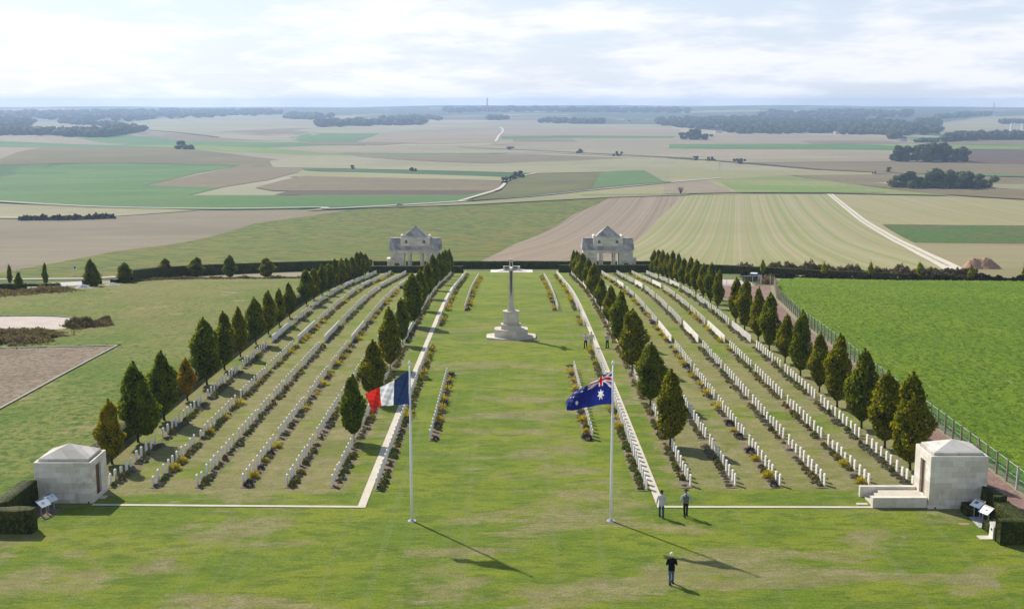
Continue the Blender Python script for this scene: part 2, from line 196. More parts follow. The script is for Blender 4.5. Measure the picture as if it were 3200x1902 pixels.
def meadow_mat():
    m = crop_mat('rough_meadow', (.115, .175, .022), (.185, .20, .045), (.070, .125, .016), .07, 1.5, 1.0, .2, (.26, .22, .11))
    nt = m.node_tree; b = nt.nodes['Principled BSDF']; n = NB(nt, 'World'); src = b.inputs['Base Color'].links[0].from_socket
    sp = n.N.new('ShaderNodeSeparateXYZ'); n.L.new(n.co, sp.inputs[0]); f = n.math('MULTIPLY', n.ramp(sp.outputs[1], 100, 185), n.ramp(n.noise(.045, 5, .6, (1, .6, 1), loc=(2, 2, 0)), .40, .60, .25, 1))
    setc(nt, b, n.mix(n.math('MULTIPLY', f, .75), src, (.225, .185, .075))); return m
def striped(name, c1, c2, c3, rot, wscale, along=.02, fine=1.2, amt=.8, bump=.3, bd=.08, blob=1):
    """cultivated field: long streaks along one direction, in metres"""
    m, nt, b = new_mat(name); n = NB(nt, 'World')
    s1 = n.noise(wscale, 4, .6, (1, along, 0), rot)
    s2 = n.noise(wscale * 4.5, 4, .7, (1, along * .6, 0), rot, (4, 2, 0))
    col = n.mix(n.ramp(s1, .46, .54), c1, c2)
    col = n.mix(n.ramp(s2, .49, .57, 0, amt), col, c3)
    col = n.mix(n.ramp(n.noise(wscale * .3, 4, .55, (1, 1, 1), loc=(9, 9, 0)), .42, .62, 0, .45 if blob else .12), col, c2)
    col = n.mix(n.ramp(n.noise(fine, 4, .75), .42, .60, 0, .4), col, tuple(v * .62 for v in c1))
    col = n.mix(n.ramp(n.noise(.0045, 4, .6, loc=(3, 1, 0)), .44, .58, 0, .5 if blob else .15), col, tuple(v * .72 for v in c2))  # broad soft patches of cloud shade painted into the field colour
    setc(nt, b, col); n.bump(n.noise(fine, 4, .75), bump, bd, b)
    return m

def stone_mat(name, base, dark, stain=.5, course=0, tall=None, scale=1.0, roofstain=False):
    m, nt, b = new_mat(name); n = NB(nt)
    f = n.noise(1.1 * scale, 8, .65); col = n.mix(n.ramp(f, .3, .7), tuple(v * .86 for v in base), base)
    st = n.noise(.9 * scale, 8, .72, (1, 1, .45), loc=(3, 6, 1), dist=.6)
    col = n.mix(n.ramp(st, .52 if not roofstain else .40, .74 if not roofstain else .62, 0, stain), col, dark)
    pit = n.noise(6 * scale, 5, .8, loc=(1, 1, 8))
    col = n.mix(n.ramp(pit, .62, .76, 0, .5), col, tuple(v * .6 for v in dark))
    if course:
        # ashlar: slightly different tone for each block, thin joints.  u runs along x+y, v along z
        s = n.N.new('ShaderNodeSeparateXYZ'); n.L.new(n.co, s.inputs[0])
        cb = n.N.new('ShaderNodeCombineXYZ'); n.L.new(n.math('ADD', s.outputs[0], s.outputs[1]), cb.inputs[0]); n.L.new(s.outputs[2], cb.inputs[1])
        br = n.N.new('ShaderNodeTexBrick'); n.L.new(cb.outputs[0], br.inputs['Vector'])
        br.inputs['Scale'].default_value = 1; br.inputs['Brick Width'].default_value = course * 2.1; br.inputs['Row Height'].default_value = course
        br.inputs['Mortar Size'].default_value = .006; br.offset = .5
        br.inputs['Color1'].default_value = (.70, .67, .60, 1); br.inputs['Color2'].default_value = (1, 1, 1, 1); br.inputs['Mortar'].default_value = (.62, .6, .55, 1)
        col = n.mix(.8, col, br.outputs[0], 'MULTIPLY')
    setc(nt, b, col); n.bump(n.noise(12, 4, .7), .15, .01, b)
    b.inputs['Roughness'].default_value = .85
    return m

def leaf_mat(name, cols, transl=.3, sc_=1.1, objcol=False, fine=8):
    """cols: dark, mid, tint;  leaves let some sun through"""
    m, nt, b = new_mat(name); n = NB(nt)
    col = n.mix(n.ramp(n.noise(sc_, 4, .6), .35, .62), cols[0], cols[1])
    col = n.mix(n.ramp(n.noise(sc_ * .8, 3, .6, loc=(4, 4, 2)), .5, .66), col, cols[2])
    col = n.mix(n.ramp(n.noise(fine, 2, .6, loc=(2, 5, 2)), .35, .7, 0, .5), col, tuple(v * .5 for v in cols[0]))
    col = n.mix(n.ramp(n.noise(fine * .7, 2, .6, loc=(9, 1, 4)), .50, .60, 0, .6), col, tuple(min(1, v * 1.7) for v in cols[2]))
    if objcol:
        oi = n.N.new('ShaderNodeObjectInfo'); col = n.mix(1.0, col, oi.outputs['Color'], 'MULTIPLY')
    setc(nt, b, col); b.inputs['Roughness'].default_value = .75; b.inputs['Specular IOR Level'].default_value = .12
    tr = n.N.new('ShaderNodeBsdfTranslucent')
    tcol = n.mix(1.0, col, (1.7, 1.6, .45), 'MULTIPLY'); n.L.new(tcol, tr.inputs[0])
    ms = n.N.new('ShaderNodeMixShader'); ms.inputs[0].default_value = transl
    n.L.new(b.outputs[0], ms.inputs[1]); n.L.new(tr.outputs[0], ms.inputs[2])
    n.L.new(ms.outputs[0], nt.nodes['Material Output'].inputs[0])
    return m

M = {}
M['lawn'] = lawn_mat()
M['white_stone'] = stone_mat('portland_stone', (.72, .69, .62), (.42, .38, .3), .35, scale=1.4)
M['head_stone'] = stone_mat('headstone_white', (.82, .79, .72), (.50, .47, .40), .35, scale=1.1)
M['path_stone'] = stone_mat('path_stone', (.60, .54, .43), (.42, .36, .26), .4, scale=.8)
M['ashlar'] = stone_mat('pavilion_ashlar', (.80, .75, .66), (.30, .26, .19), .6, .36, scale=.9)
M['ashlar2'] = stone_mat('gate_ashlar', (.84, .78, .68), (.24, .22, .19), .5, .5, scale=.5)
M['roof_stone'] = stone_mat('roof_slab_stone', (.66, .63, .57), (.26, .25, .22), .5, .42, scale=.8)
M['roof_dark'] = stone_mat('weathered_roof', (.62, .58, .53), (.15, .15, .16), .75, .7, scale=.45, roofstain=True)
M['cross_stone'] = stone_mat('cross_stone', (.72, .66, .57), (.44, .38, .31), .35, .45, scale=.6)
M['brown_door'] = plain('brown_wood', (.13, .075, .045), .6)
M['bronze'] = plain('dark_bronze', (.02, .02, .022), .5, .4, metal=.5)
M['dark_panel'] = plain('grey_panel', (.16, .16, .15), .7)
M['soil'] = plain('bed_soil', (.19, .15, .10), 1, .05, .3, 6)
M['gravel_red'] = crop_mat('red_gravel', (.235, .145, .115), (.29, .19, .155), (.16, .10, .08), .25, 6, .4, .04, None)
M['gravel_pale'] = crop_mat('pale_gravel', (.50, .42, .36), (.56, .48, .41), (.42, .35, .3), .4, 5, .3, .03)
M['gravel_white'] = crop_mat('white_pebbles', (.6, .6, .6), (.5, .5, .5), (.25, .25, .25), 3, 14, .8, .05)
M['concrete'] = plain('concrete', (.33, .31, .26), .9, .1, .2, 4)
M['post'] = plain('concrete_post', (.27, .235, .17), .9, .1, .3, 3)
M['post_new'] = plain('pale_concrete_post', (.5, .5, .48), .9, .1, .15, 3)
M['galv'] = plain('galvanised_steel', (.42, .45, .48), .45, .5, .1, 5, .4)
M['white_paint'] = plain('white_paint', (.78, .79, .8), .35, .5, .03, 1)
M['asphalt'] = plain('asphalt', (.30, .30, .31), .9, .1, .1, 1)
M['road'] = plain('pale_road', (.46, .45, .43), .9, .1, .08, .3)
M['trunk'] = plain('bark', (.06, .045, .03), .95, .05, .3, 12)
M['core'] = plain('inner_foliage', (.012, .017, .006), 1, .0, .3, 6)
M['tree'] = leaf_mat('hornbeam_leaves', ((.070, .100, .008), (.125, .165, .010), (.185, .195, .012)), .48, .9, True)
M['wood'] = leaf_mat('woodland_leaves', ((.035, .055, .020), (.060, .085, .028), (.085, .095, .035)), .15, .06, True, .3)
M['hedge'] = leaf_mat('yew_hedge', ((.018, .026, .004), (.034, .046, .006), (.06, .062, .010)), .04, .8, False, 9)
M['hedge_gold'] = leaf_mat('gold_topped_hedge', ((.05, .065, .012), (.09, .09, .018), (.14, .11, .02)), .2, .8, False, 9)
M['lavender'] = leaf_mat('lavender', ((.030, .026, .036), (.050, .042, .06), (.05, .05, .045)), .08, 3, False, 12)
M['yellow'] = leaf_mat('yellow_grass_tuft', ((.30, .31, .04), (.52, .46, .07), (.38, .28, .04)), .3, 3, False, 12)
M['greenplant'] = leaf_mat('green_perennial', ((.08, .13, .025), (.15, .21, .035), (.14, .14, .05)), .2, 3, False, 12)
M['greyplant'] = leaf_mat('grey_green_perennial', ((.11, .13, .075), (.19, .21, .13), (.15, .13, .09)), .1, 3, False, 12)
M['rust'] = leaf_mat('rust_perennial', ((.11, .11, .035), (.18, .14, .045), (.26, .22, .05)), .2, 3, False, 12)
M['flower'] = plain('red_petals', (.42, .015, .012), .6, .2, .2, 9)
M['brush'] = leaf_mat('dry_brush', ((.15, .11, .075), (.23, .175, .12), (.19, .17, .085)), .2, .4, False, 4)
M['brambles'] = leaf_mat('bramble_hedge', ((.022, .026, .015), (.04, .042, .025), (.05, .04, .03)), .1, .3, False, 3)
M['meadow'] = meadow_mat()
M['crop_near'] = crop_mat('bright_green_crop', (.160, .235, .014), (.132, .21, .013), (.070, .135, .008), .06, 2.4, 1.0, .25, None, (1, .35, 1), -.35)
M['mustard'] = crop_mat('yellowing_crop', (.115, .148, .018), (.165, .145, .024), (.060, .092, .012), .045, .16, .9, .5, None, (1, 1, 1), 0)
M['earth_parcel'] = crop_mat('bare_parcel', (.20, .155, .105), (.25, .195, .14), (.13, .10, .065), .12, 2.0, .6, .08)
FC = {}
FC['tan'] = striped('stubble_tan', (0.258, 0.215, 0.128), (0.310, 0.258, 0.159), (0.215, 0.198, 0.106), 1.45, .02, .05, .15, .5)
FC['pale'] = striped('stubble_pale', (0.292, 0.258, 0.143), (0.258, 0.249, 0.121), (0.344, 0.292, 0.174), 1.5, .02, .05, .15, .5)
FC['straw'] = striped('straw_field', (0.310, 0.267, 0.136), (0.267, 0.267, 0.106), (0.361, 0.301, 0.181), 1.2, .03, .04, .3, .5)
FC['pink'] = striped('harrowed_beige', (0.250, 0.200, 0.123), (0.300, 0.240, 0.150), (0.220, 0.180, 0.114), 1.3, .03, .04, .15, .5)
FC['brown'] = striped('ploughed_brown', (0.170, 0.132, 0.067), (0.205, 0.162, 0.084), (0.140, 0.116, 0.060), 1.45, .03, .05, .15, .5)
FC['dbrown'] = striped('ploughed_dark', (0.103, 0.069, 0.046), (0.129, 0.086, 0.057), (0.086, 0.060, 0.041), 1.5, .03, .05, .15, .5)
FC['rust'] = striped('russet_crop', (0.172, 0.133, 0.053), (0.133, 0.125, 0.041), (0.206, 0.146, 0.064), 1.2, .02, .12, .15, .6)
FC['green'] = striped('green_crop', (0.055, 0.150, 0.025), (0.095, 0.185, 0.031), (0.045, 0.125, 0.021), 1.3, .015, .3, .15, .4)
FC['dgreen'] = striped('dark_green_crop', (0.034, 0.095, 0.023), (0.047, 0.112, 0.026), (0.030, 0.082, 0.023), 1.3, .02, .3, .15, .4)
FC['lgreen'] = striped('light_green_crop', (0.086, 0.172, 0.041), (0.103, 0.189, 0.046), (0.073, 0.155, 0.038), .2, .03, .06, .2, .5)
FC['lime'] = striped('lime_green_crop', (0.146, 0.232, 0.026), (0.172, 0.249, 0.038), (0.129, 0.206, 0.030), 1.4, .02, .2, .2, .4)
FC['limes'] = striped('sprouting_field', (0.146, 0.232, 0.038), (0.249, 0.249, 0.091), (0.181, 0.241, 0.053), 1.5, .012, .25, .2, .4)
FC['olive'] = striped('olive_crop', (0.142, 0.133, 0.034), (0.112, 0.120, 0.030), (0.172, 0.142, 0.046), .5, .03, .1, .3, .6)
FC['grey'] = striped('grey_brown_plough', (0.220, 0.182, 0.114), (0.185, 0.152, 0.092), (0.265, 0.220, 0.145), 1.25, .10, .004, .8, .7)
FC['forest'] = crop_mat('far_forest', (0.045, 0.075, 0.025), (0.075, 0.105, 0.035), (0.030, 0.050, 0.018), .004, .012, .5, 3)
FC['mustard'] = M['mustard']
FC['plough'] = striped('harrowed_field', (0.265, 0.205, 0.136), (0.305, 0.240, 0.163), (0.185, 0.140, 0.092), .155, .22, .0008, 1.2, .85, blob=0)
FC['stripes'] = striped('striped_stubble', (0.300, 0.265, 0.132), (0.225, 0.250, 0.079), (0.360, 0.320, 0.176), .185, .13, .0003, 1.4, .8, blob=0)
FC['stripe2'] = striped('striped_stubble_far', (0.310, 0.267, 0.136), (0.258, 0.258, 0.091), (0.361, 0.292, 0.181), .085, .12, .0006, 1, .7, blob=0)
FC['crop'] = crop_mat('beet_field', (0.070, 0.135, 0.019), (0.135, 0.105, 0.035), (0.038, 0.080, 0.013), .02, .35, .9, .3)
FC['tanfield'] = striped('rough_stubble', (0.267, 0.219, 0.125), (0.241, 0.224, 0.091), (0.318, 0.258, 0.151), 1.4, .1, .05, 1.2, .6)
SM = {'chalk': plain('chalk_track', (.56, .50, .41), 1, .05, .12, .5), 'road': plain('far_road', (.42, .41, .38), 1, .05, .08, .3),
      'grass': crop_mat('track_middle', (.30, .29, .16), (.22, .24, .10), (.4, .36, .26), .1, .6, .4, .1),
      'bank': crop_mat('grass_bank', (.10, .11, .05), (.13, .13, .06), (.05, .06, .03), .05, .4, .5, .3)}
def ground_mat():
    m, nt, b = new_mat("open_country"); n = NB(nt, 'World')
    v = n.N.new('ShaderNodeTexVoronoi'); v.inputs['Scale'].default_value = .0021; v.distance = 'CHEBYCHEV'
    n.L.new(n.map((1, .45, 1), .3), v.inputs['Vector'])
    cr = n.N.new('ShaderNodeValToRGB'); sp = n.N.new('ShaderNodeSeparateColor'); n.L.new(v.outputs['Color'], sp.inputs[0]); n.L.new(sp.outputs[0], cr.inputs[0])
    cr.color_ramp.interpolation = 'CONSTANT'; e = cr.color_ramp.elements
    cols = [(.33, .27, .18), (.08, .17, .045), (.21, .155, .12), (.31, .28, .16), (.05, .08, .03), (.15, .2, .06)]
    e[0].color = (*cols[0], 1); e[1].position = .17; e[1].color = (*cols[1], 1)
    for i in range(2, 6): q = e.new(i / 6.); q.color = (*cols[i], 1)
    sy = n.N.new('ShaderNodeSeparateXYZ'); n.L.new(n.co, sy.inputs[0])
    near = n.mix(.22, (.31, .265, .17), cr.outputs[0]); far = n.mix(n.ramp(n.noise(.0016, 6, .65, (.6, 1.6, 1)), .44, .54), cr.outputs[0], (.035, .055, .022))
    setc(nt, b, n.mix(n.ramp(sy.outputs[1], 3800, 5200), near, far))
    return m
M['ground'] = ground_mat()

# ------------------------------------------------------------------ object helpers
def link(name, me, mat=None, parent=None, loc=(0, 0, 0), rz=0):
    o = bpy.data.objects.new(name, me); C.objects.link(o); o.location = loc; o.rotation_euler = (0, 0, rz)
    if mat is not None and me is not None and not me.materials:
        for x in (mat if isinstance(mat, (list, tuple)) else [mat]): me.materials.append(x)
    if parent: o.parent = parent
    return o
def tag(o, label=None, cat=None, group=None, kind=None):
    if label: o['label'] = label
    if cat: o['category'] = cat
    if group: o['group'] = group
    if kind: o['kind'] = kind
    return o
def thing(name, label, cat, loc=(0, 0, 0), rz=0, group=None):
    o = bpy.data.objects.new(name, None); C.objects.link(o); o.location = loc; o.rotation_euler = (0, 0, rz)
    o.empty_display_size = .2
    return tag(o, label, cat, group)
def copy_tree(o, parent=None):
    c = o.copy(); C.objects.link(c)
    if parent: c.parent = parent
    for ch in o.children: copy_tree(ch, c)
    return c
class MB:
    def __init__(s): s.v = []; s.f = []; s.m = []; s.cur = 0
    def add(s, vs, fs):
        b = len(s.v); s.v += [tuple(v) for v in vs]; s.f += [tuple(i + b for i in f) for f in fs]; s.m += [s.cur] * len(fs); return s
    def box(s, x0, x1, y0, y1, z0, z1, tx=0, ty=0):
        return s.add([(x0, y0, z0), (x1, y0, z0), (x1, y1, z0), (x0, y1, z0), (x0 + tx, y0 + ty, z1), (x1 - tx, y0 + ty, z1), (x1 - tx, y1 - ty, z1), (x0 + tx, y1 - ty, z1)],
                     [(3, 2, 1, 0), (4, 5, 6, 7), (0, 1, 5, 4), (1, 2, 6, 5), (2, 3, 7, 6), (3, 0, 4, 7)])
    def prism(s, pts, z0, z1, pts2=None):
        n = len(pts); p2 = pts2 or pts
        return s.add([(x, y, z0) for x, y in pts] + [(x, y, z1) for x, y in p2], [tuple(range(n))[::-1], tuple(range(n, 2 * n))] + [(i, (i + 1) % n, n + (i + 1) % n, n + i) for i in range(n)])
    def tube(s, pts, rad, n=8, cap=True):
        pts = [Vector(p) for p in pts]; rad = rad if isinstance(rad, (list, tuple)) else [rad] * len(pts)
        vs = []; fs = []
        for i, p in enumerate(pts):
            d = (pts[min(i + 1, len(pts) - 1)] - pts[max(i - 1, 0)]).normalized()
            a = d.cross(Vector((0, 1, 0)) if abs(d.y) < .9 else Vector((1, 0, 0))).normalized(); c = d.cross(a)
            for k in range(n):
                t = 2 * math.pi * k / n; vs.append(p + (a * math.cos(t) + c * math.sin(t)) * rad[i])
        for i in range(len(pts) - 1):
            for k in range(n): fs.append((i * n + k, i * n + (k + 1) % n, (i + 1) * n + (k + 1) % n, (i + 1) * n + k))
        if cap: fs += [tuple(range(n))[::-1], tuple(range((len(pts) - 1) * n, len(pts) * n))]
        return s.add(vs, fs)
    def ball(s, c, r, n=8, sq=(1, 1, 1)):
        vs = []; fs = []; m = n // 2
        for i in range(m + 1):
            a = math.pi * i / m
            for k in range(n):
                t = 2 * math.pi * k / n; vs.append((c[0] + r * sq[0] * math.sin(a) * math.cos(t), c[1] + r * sq[1] * math.sin(a) * math.sin(t), c[2] + r * sq[2] * math.cos(a)))
        for i in range(m):
            for k in range(n): fs.append((i * n + k, (i + 1) * n + k, (i + 1) * n + (k + 1) % n, i * n + (k + 1) % n))
        return s.add(vs, fs)
    def mesh(s, name, smooth=False):
        me = bpy.data.meshes.new(name); me.from_pydata(s.v, [], s.f)
        if any(s.m): me.polygons.foreach_set('material_index', s.m)
        if smooth: me.polygons.foreach_set('use_smooth', [True] * len(s.f))
        me.update(); return me
    def build(s, name, mat, parent=None, loc=(0, 0, 0), rz=0, smooth=False):
        return link(name, s.mesh(name, smooth), mat, parent, loc, rz)
def np_mesh(name, v, f, mi=None, smooth=False):
    """v (n,3), f (m,k) numpy"""
    me = bpy.data.meshes.new(name); k = f.shape[1]
    me.vertices.add(len(v)); me.vertices.foreach_set('co', np.asarray(v, dtype=np.float32).ravel())
    me.loops.add(f.size); me.loops.foreach_set('vertex_index', f.ravel().astype(np.int32))
    me.polygons.add(len(f)); me.polygons.foreach_set('loop_start', np.arange(0, f.size, k, dtype=np.int32)); me.polygons.foreach_set('loop_total', np.full(len(f), k, dtype=np.int32))
    if mi is not None: me.polygons.foreach_set('material_index', mi.astype(np.int32))
    if smooth: me.polygons.foreach_set('use_smooth', np.ones(len(f), dtype=bool))
    me.update(calc_edges=True); me.validate(); return me

# ------------------------------------------------------------------ ground sheets
YR = [-60, -20, 10] + [30 + 2.5 * i for i in range(118)]      # to 322
y_ = YR[-1]
while y_ < 9250: y_ *= 1.028; YR.append(y_)
def terrain():
    vs = []; fs = []; K = 90
    for y in YR:
        half = .8 * max(y, 0) + 130
        for k in range(K + 1):
            x = -half + 2 * half * k / K; vs.append((x, y, gz(x, y)))
    for j in range(len(YR) - 1):
        for k in range(K): a = j * (K + 1) + k; fs.append((a, a + 1, a + K + 2, a + K + 1))
    me = bpy.data.meshes.new('ground'); me.from_pydata(vs, [], fs); me.polygons.foreach_set('use_smooth', [True] * len(fs))
    return tag(link('ground', me, M['ground']), kind='structure')
terrain()
def clip_poly(poly, axis, val, keep_hi):
    outp = []
    for i in range(len(poly)):
        a, b = poly[i], poly[(i + 1) % len(poly)]
        ia = (a[axis] >= val) == keep_hi or a[axis] == val; ib = (b[axis] >= val) == keep_hi or b[axis] == val
        if ia: outp.append(a)
        if ia != ib:
            t = (val - a[axis]) / (b[axis] - a[axis]); outp.append((a[0] + t * (b[0] - a[0]), a[1] + t * (b[1] - a[1])))
    return outp
def drape(name, pts, mat, off, kind='structure', xstep=None, dz=None):
    """lay a polygon on the terrain: cut along the terrain's own rows so that it follows the slope"""
    tris = tessellate_polygon([[Vector((x, y, 0)) for x, y in pts]])
    vs = []; fs = []; idx = {}
    def vid(x, y):
        k = (round(x, 3), round(y, 3))
        if k not in idx: idx[k] = len(vs); vs.append((x, y, gz(x, y) + off))
        return idx[k]
    for t in tris:
        tri = [pts[i] for i in t]
        y0 = min(p[1] for p in tri); y1 = max(p[1] for p in tri)
        i0 = max(0, bisect.bisect_right(YR, y0) - 1); i1 = min(len(YR) - 1, bisect.bisect_left(YR, y1))
        for j in range(i0, max(i1, i0 + 1)):
            strip = clip_poly(clip_poly(tri, 1, YR[j], True), 1, YR[j + 1], False) if j + 1 < len(YR) else tri
            if len(strip) < 3: continue
            step = xstep or (1e9 if YR[j] < 400 else YR[j] * .035)
            x0 = min(p[0] for p in strip); x1 = max(p[0] for p in strip)
            k = math.floor(x0 / step)
            while k * step < x1:
                cell = clip_poly(clip_poly(strip, 0, k * step, True), 0, (k + 1) * step, False) if step < 1e8 else strip
                if len(cell) >= 3:
                    f = []
                    for p in cell:
                        v = vid(*p)
                        if v not in f: f.append(v)
                    if len(f) >= 3: fs.append(f)
                if step > 1e8: break
                k += 1
    me = bpy.data.meshes.new(name); me.from_pydata(vs, [], fs); me.polygons.foreach_set('use_smooth', [True] * len(fs)); me.update()
    # all faces up
    if len(me.polygons):
        flip = [p.index for p in me.polygons if p.normal.z < 0]
        if flip:
            import bmesh
            bm = bmesh.new(); bm.from_mesh(me); bm.faces.ensure_lookup_table()
            bmesh.ops.reverse_faces(bm, faces=[bm.faces[i] for i in flip]); bm.to_mesh(me); bm.free()
    return tag(link(name, me, mat), kind=kind)
def ribbon(pts, wd):
    P = [Vector((x, y, 0)) for x, y in pts]; Lf = []; Rt = []
    for i, p in enumerate(P):
        d = (P[min(i + 1, len(P) - 1)] - P[max(i - 1, 0)]).normalized(); nrm = Vector((-d.y, d.x, 0)) * wd / 2
        Lf.append(((p + nrm).x, (p + nrm).y)); Rt.append(((p - nrm).x, (p - nrm).y))
    return Lf + Rt[::-1]
def dense(pts, n=6, jit=0):
    """Catmull-Rom through the points"""
    o = []
    for i in range(len(pts) - 1):
        p0 = pts[max(i - 1, 0)]; p1 = pts[i]; p2 = pts[i + 1]; p3 = pts[min(i + 2, len(pts) - 1)]
        for k in range(n):
            t = k / n; o.append(tuple(.5 * (2 * p1[a] + (p2[a] - p0[a]) * t + (2 * p0[a] - 5 * p1[a] + 4 * p2[a] - p3[a]) * t * t + (3 * p1[a] - p0[a] - 3 * p2[a] + p3[a]) * t ** 3) for a in (0, 1)))
    o.append(pts[-1]); return o
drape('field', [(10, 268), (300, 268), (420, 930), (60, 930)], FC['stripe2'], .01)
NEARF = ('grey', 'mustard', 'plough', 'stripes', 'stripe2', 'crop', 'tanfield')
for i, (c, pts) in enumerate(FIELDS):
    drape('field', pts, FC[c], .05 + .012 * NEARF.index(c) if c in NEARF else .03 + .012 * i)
for i, (c, wd, pts) in enumerate(STRIPS):
    drape({'chalk': 'track', 'road': 'road', 'bank': 'grass_bank', 'grass': 'grass_bank'}[c], ribbon(dense(pts), wd), SM[c], (.2 if min(p[1] for p in pts) < 400 else 1.1) + .012 * i)
drape('lawn', [(-29.6, 30), (29.9, 30), (29.9, 245.5), (-29.6, 245.5)], M['lawn'], .008)
drape('lawn', [(-60, 30), (-29.6, 30), (-29.6, 69.2), (-60, 69.2)], M['lawn'], .02)
drape('lawn', [(29.9, 30), (60, 30), (60, 66.9), (29.9, 66.9)], M['lawn'], .024)
M['verge'] = crop_mat('verge_grass', (.115, .155, .03), (.16, .165, .045), (.085, .13, .02), .1, 1.5, .6, .06, (.25, .2, .11))
drape('verge', [(-31, 245.5), (34, 245.5), (34, 268), (-31, 268)], M['verge'], .004)
drape('verge', [(29.9, 40), (31.2, 40), (31.0, 200), (45, 200), (51, 236), (40, 244), (29.9, 245.5)], M['verge'], .010)
drape('gravel_track', [(31.0, 58), (33.3, 58), (33.7, 80), (34.6, 106), (36.3, 152), (38.6, 175), (43.6, 199.6), (33.6, 199.6), (32.4, 190), (31.4, 176), (30.5, 158), (30.4, 120), (30.9, 80)], M['gravel_red'], .016)
drape('forecourt', [(31.8, 199.6), (41.0, 199.6), (42.6, 212.4), (41.2, 220), (35.5, 224), (30.4, 226), (30.2, 205)], M['gravel_pale'], .018)
drape('forecourt', [(-44.2, 97), (-44.1, 113.8), (-44.0, 131.2), (-51, 130.3), (-58, 129.4), (-70, 128), (-70, 97)], M['earth_parcel'], .03)
drape('forecourt', [(-67.7, 154), (-61.8, 154.3), (-58.1, 153.4), (-55.5, 151.4), (-54.2, 148.6), (-53.4, 145.2), (-55, 143.2), (-58.1, 142.6), (-63, 141.6), (-72, 141), (-80, 146), (-76, 153)], M['gravel_pale'], .03)
drape('car_park', [(-100, 212), (-79.9, 215.8), (-73.6, 214.8), (-73.3, 202), (-74.5, 197), (-80, 195), (-92, 200), (-100, 204)], M['road'], .03)
drape('road', [(-125, 214), (-92, 216.2), (-79, 219.5), (-73.5, 226), (-66, 237), (-50, 253), (-34, 272), (-20, 275), (60, 268), (61, 272), (-20, 280), (-38, 277), (-54, 257), (-70, 241), (-80, 224), (-93, 220.5), (-125, 218)], SM['road'], .20)
drape('pavement', [(-68.2, 209.5), (-66.6, 209.5), (-66.4, 222.8), (-58, 222.0), (-46, 222.8), (-46, 223.9), (-58, 223.2), (-67.6, 224.3)], M['path_stone'], .08)

def bumpy(name, inside, x0, x1, y0, y1, st, amp, fr, mat, off, label):
    """a field surface with real lumps of growth; kept where inside(x,y)"""
    nx = int((x1 - x0) / st); ys = [y0]
    while ys[-1] < y1: ys.append(ys[-1] + st * (.6 + ys[-1] / 170.))
    idx = {}; vs = []; fs = []
    def vid(i, j):
        if (i, j) not in idx:
            x = x0 + i * st + .3 * st * math.sin(j * 2.1 + i); y = ys[j]
            p = Vector((x * fr, y * fr, 0)); e = amp * (.55 + .9 * noise.noise(p) + .6 * noise.noise(p * 2.7) + .35 * noise.noise(p * .2))
            idx[(i, j)] = len(vs); vs.append((x, y, gz(x, y) + off + max(0, e)))
        return idx[(i, j)]
    for j in range(len(ys) - 1):
        for i in range(nx):
            if inside(x0 + (i + .5) * st, (ys[j] + ys[j + 1]) / 2): fs.append((vid(i, j), vid(i + 1, j), vid(i + 1, j + 1), vid(i, j + 1)))
    me = bpy.data.meshes.new(name); me.from_pydata(vs, [], fs); me.polygons.foreach_set('use_smooth', [True] * len(fs))
    o = link(name, me, mat); return tag(o, label, None, None, 'stuff')
def fence_x(y):
    return float(np.interp(y, [40, 77, 86, 95, 105, 114, 131.5, 152, 175, 199.6, 240], [32.8, 33.8, 34.1, 34.4, 34.7, 35.1, 36.0, 36.9, 39.2, 44.2, 58]))
def far_edge(x): return float(np.interp(x, [43, 51, 67, 93, 130], [201, 226, 216.5, 211.5, 209]))
def in_crop(x, y): return x > fence_x(y) + .9 and x < .50 * y + 12 and y < far_edge(x)
def in_poly(x, y, P):
    c = False
    for i in range(len(P)):
        (a, b), (d, e) = P[i], P[i - 1]
        if (b > y) != (e > y) and x < (d - a) * (y - b) / (e - b) + a: c = not c
    return c
PARC = [(-43.6, 90), (-43.6, 131.8), (-51, 130.8), (-75, 128.5), (-75, 90)]
OVAL = [(-67.7, 154.3), (-61.8, 154.6), (-57.9, 153.8), (-55.2, 151.6), (-53.9, 148.6), (-53.0, 145), (-54.8, 142.9), (-58.1, 142.3), (-63, 141.3), (-90, 141), (-90, 154.3)]
def med_far(x): return float(np.interp(x, [-100, -80, -74, -66.5, -66, -46, -31], [188, 191, 196, 208, 222, 222, 226]))
def in_mead(x, y): return x < -30.9 and x > -.47 * y - 6 and y < med_far(x) and not in_poly(x, y, PARC) and not in_poly(x, y, OVAL)
M['tram'] = plain('bare_tramline', (.19, .20, .08), 1, 0, .25, 1)
for P_ in TRAMS: drape('tramline', ribbon(dense(P_), .26), M['tram'], .13)
bumpy('crop_field', in_crop, 33, 122, 58, 235, .24, .21, 2.3, M['crop_near'], .02, 'bright green low crop filling the field right of the wire fence')
drape('field', [(36, 40), (260, 40), (260, 205), (93, 211), (67, 216), (51, 225), (45, 202), (40, 176), (37.6, 152), (35.6, 106), (34.4, 77)], M['crop_near'], .006)
drape('field', [(-31, 40), (-31, 225), (-66, 222), (-74, 195), (-100, 187), (-220, 187), (-220, 40)], M['meadow'], .005)
bumpy('meadow', in_mead, -100, -30.4, 60, 226, .30, .12, 1.1, M['meadow'], .012, 'rough green meadow left of the graves')

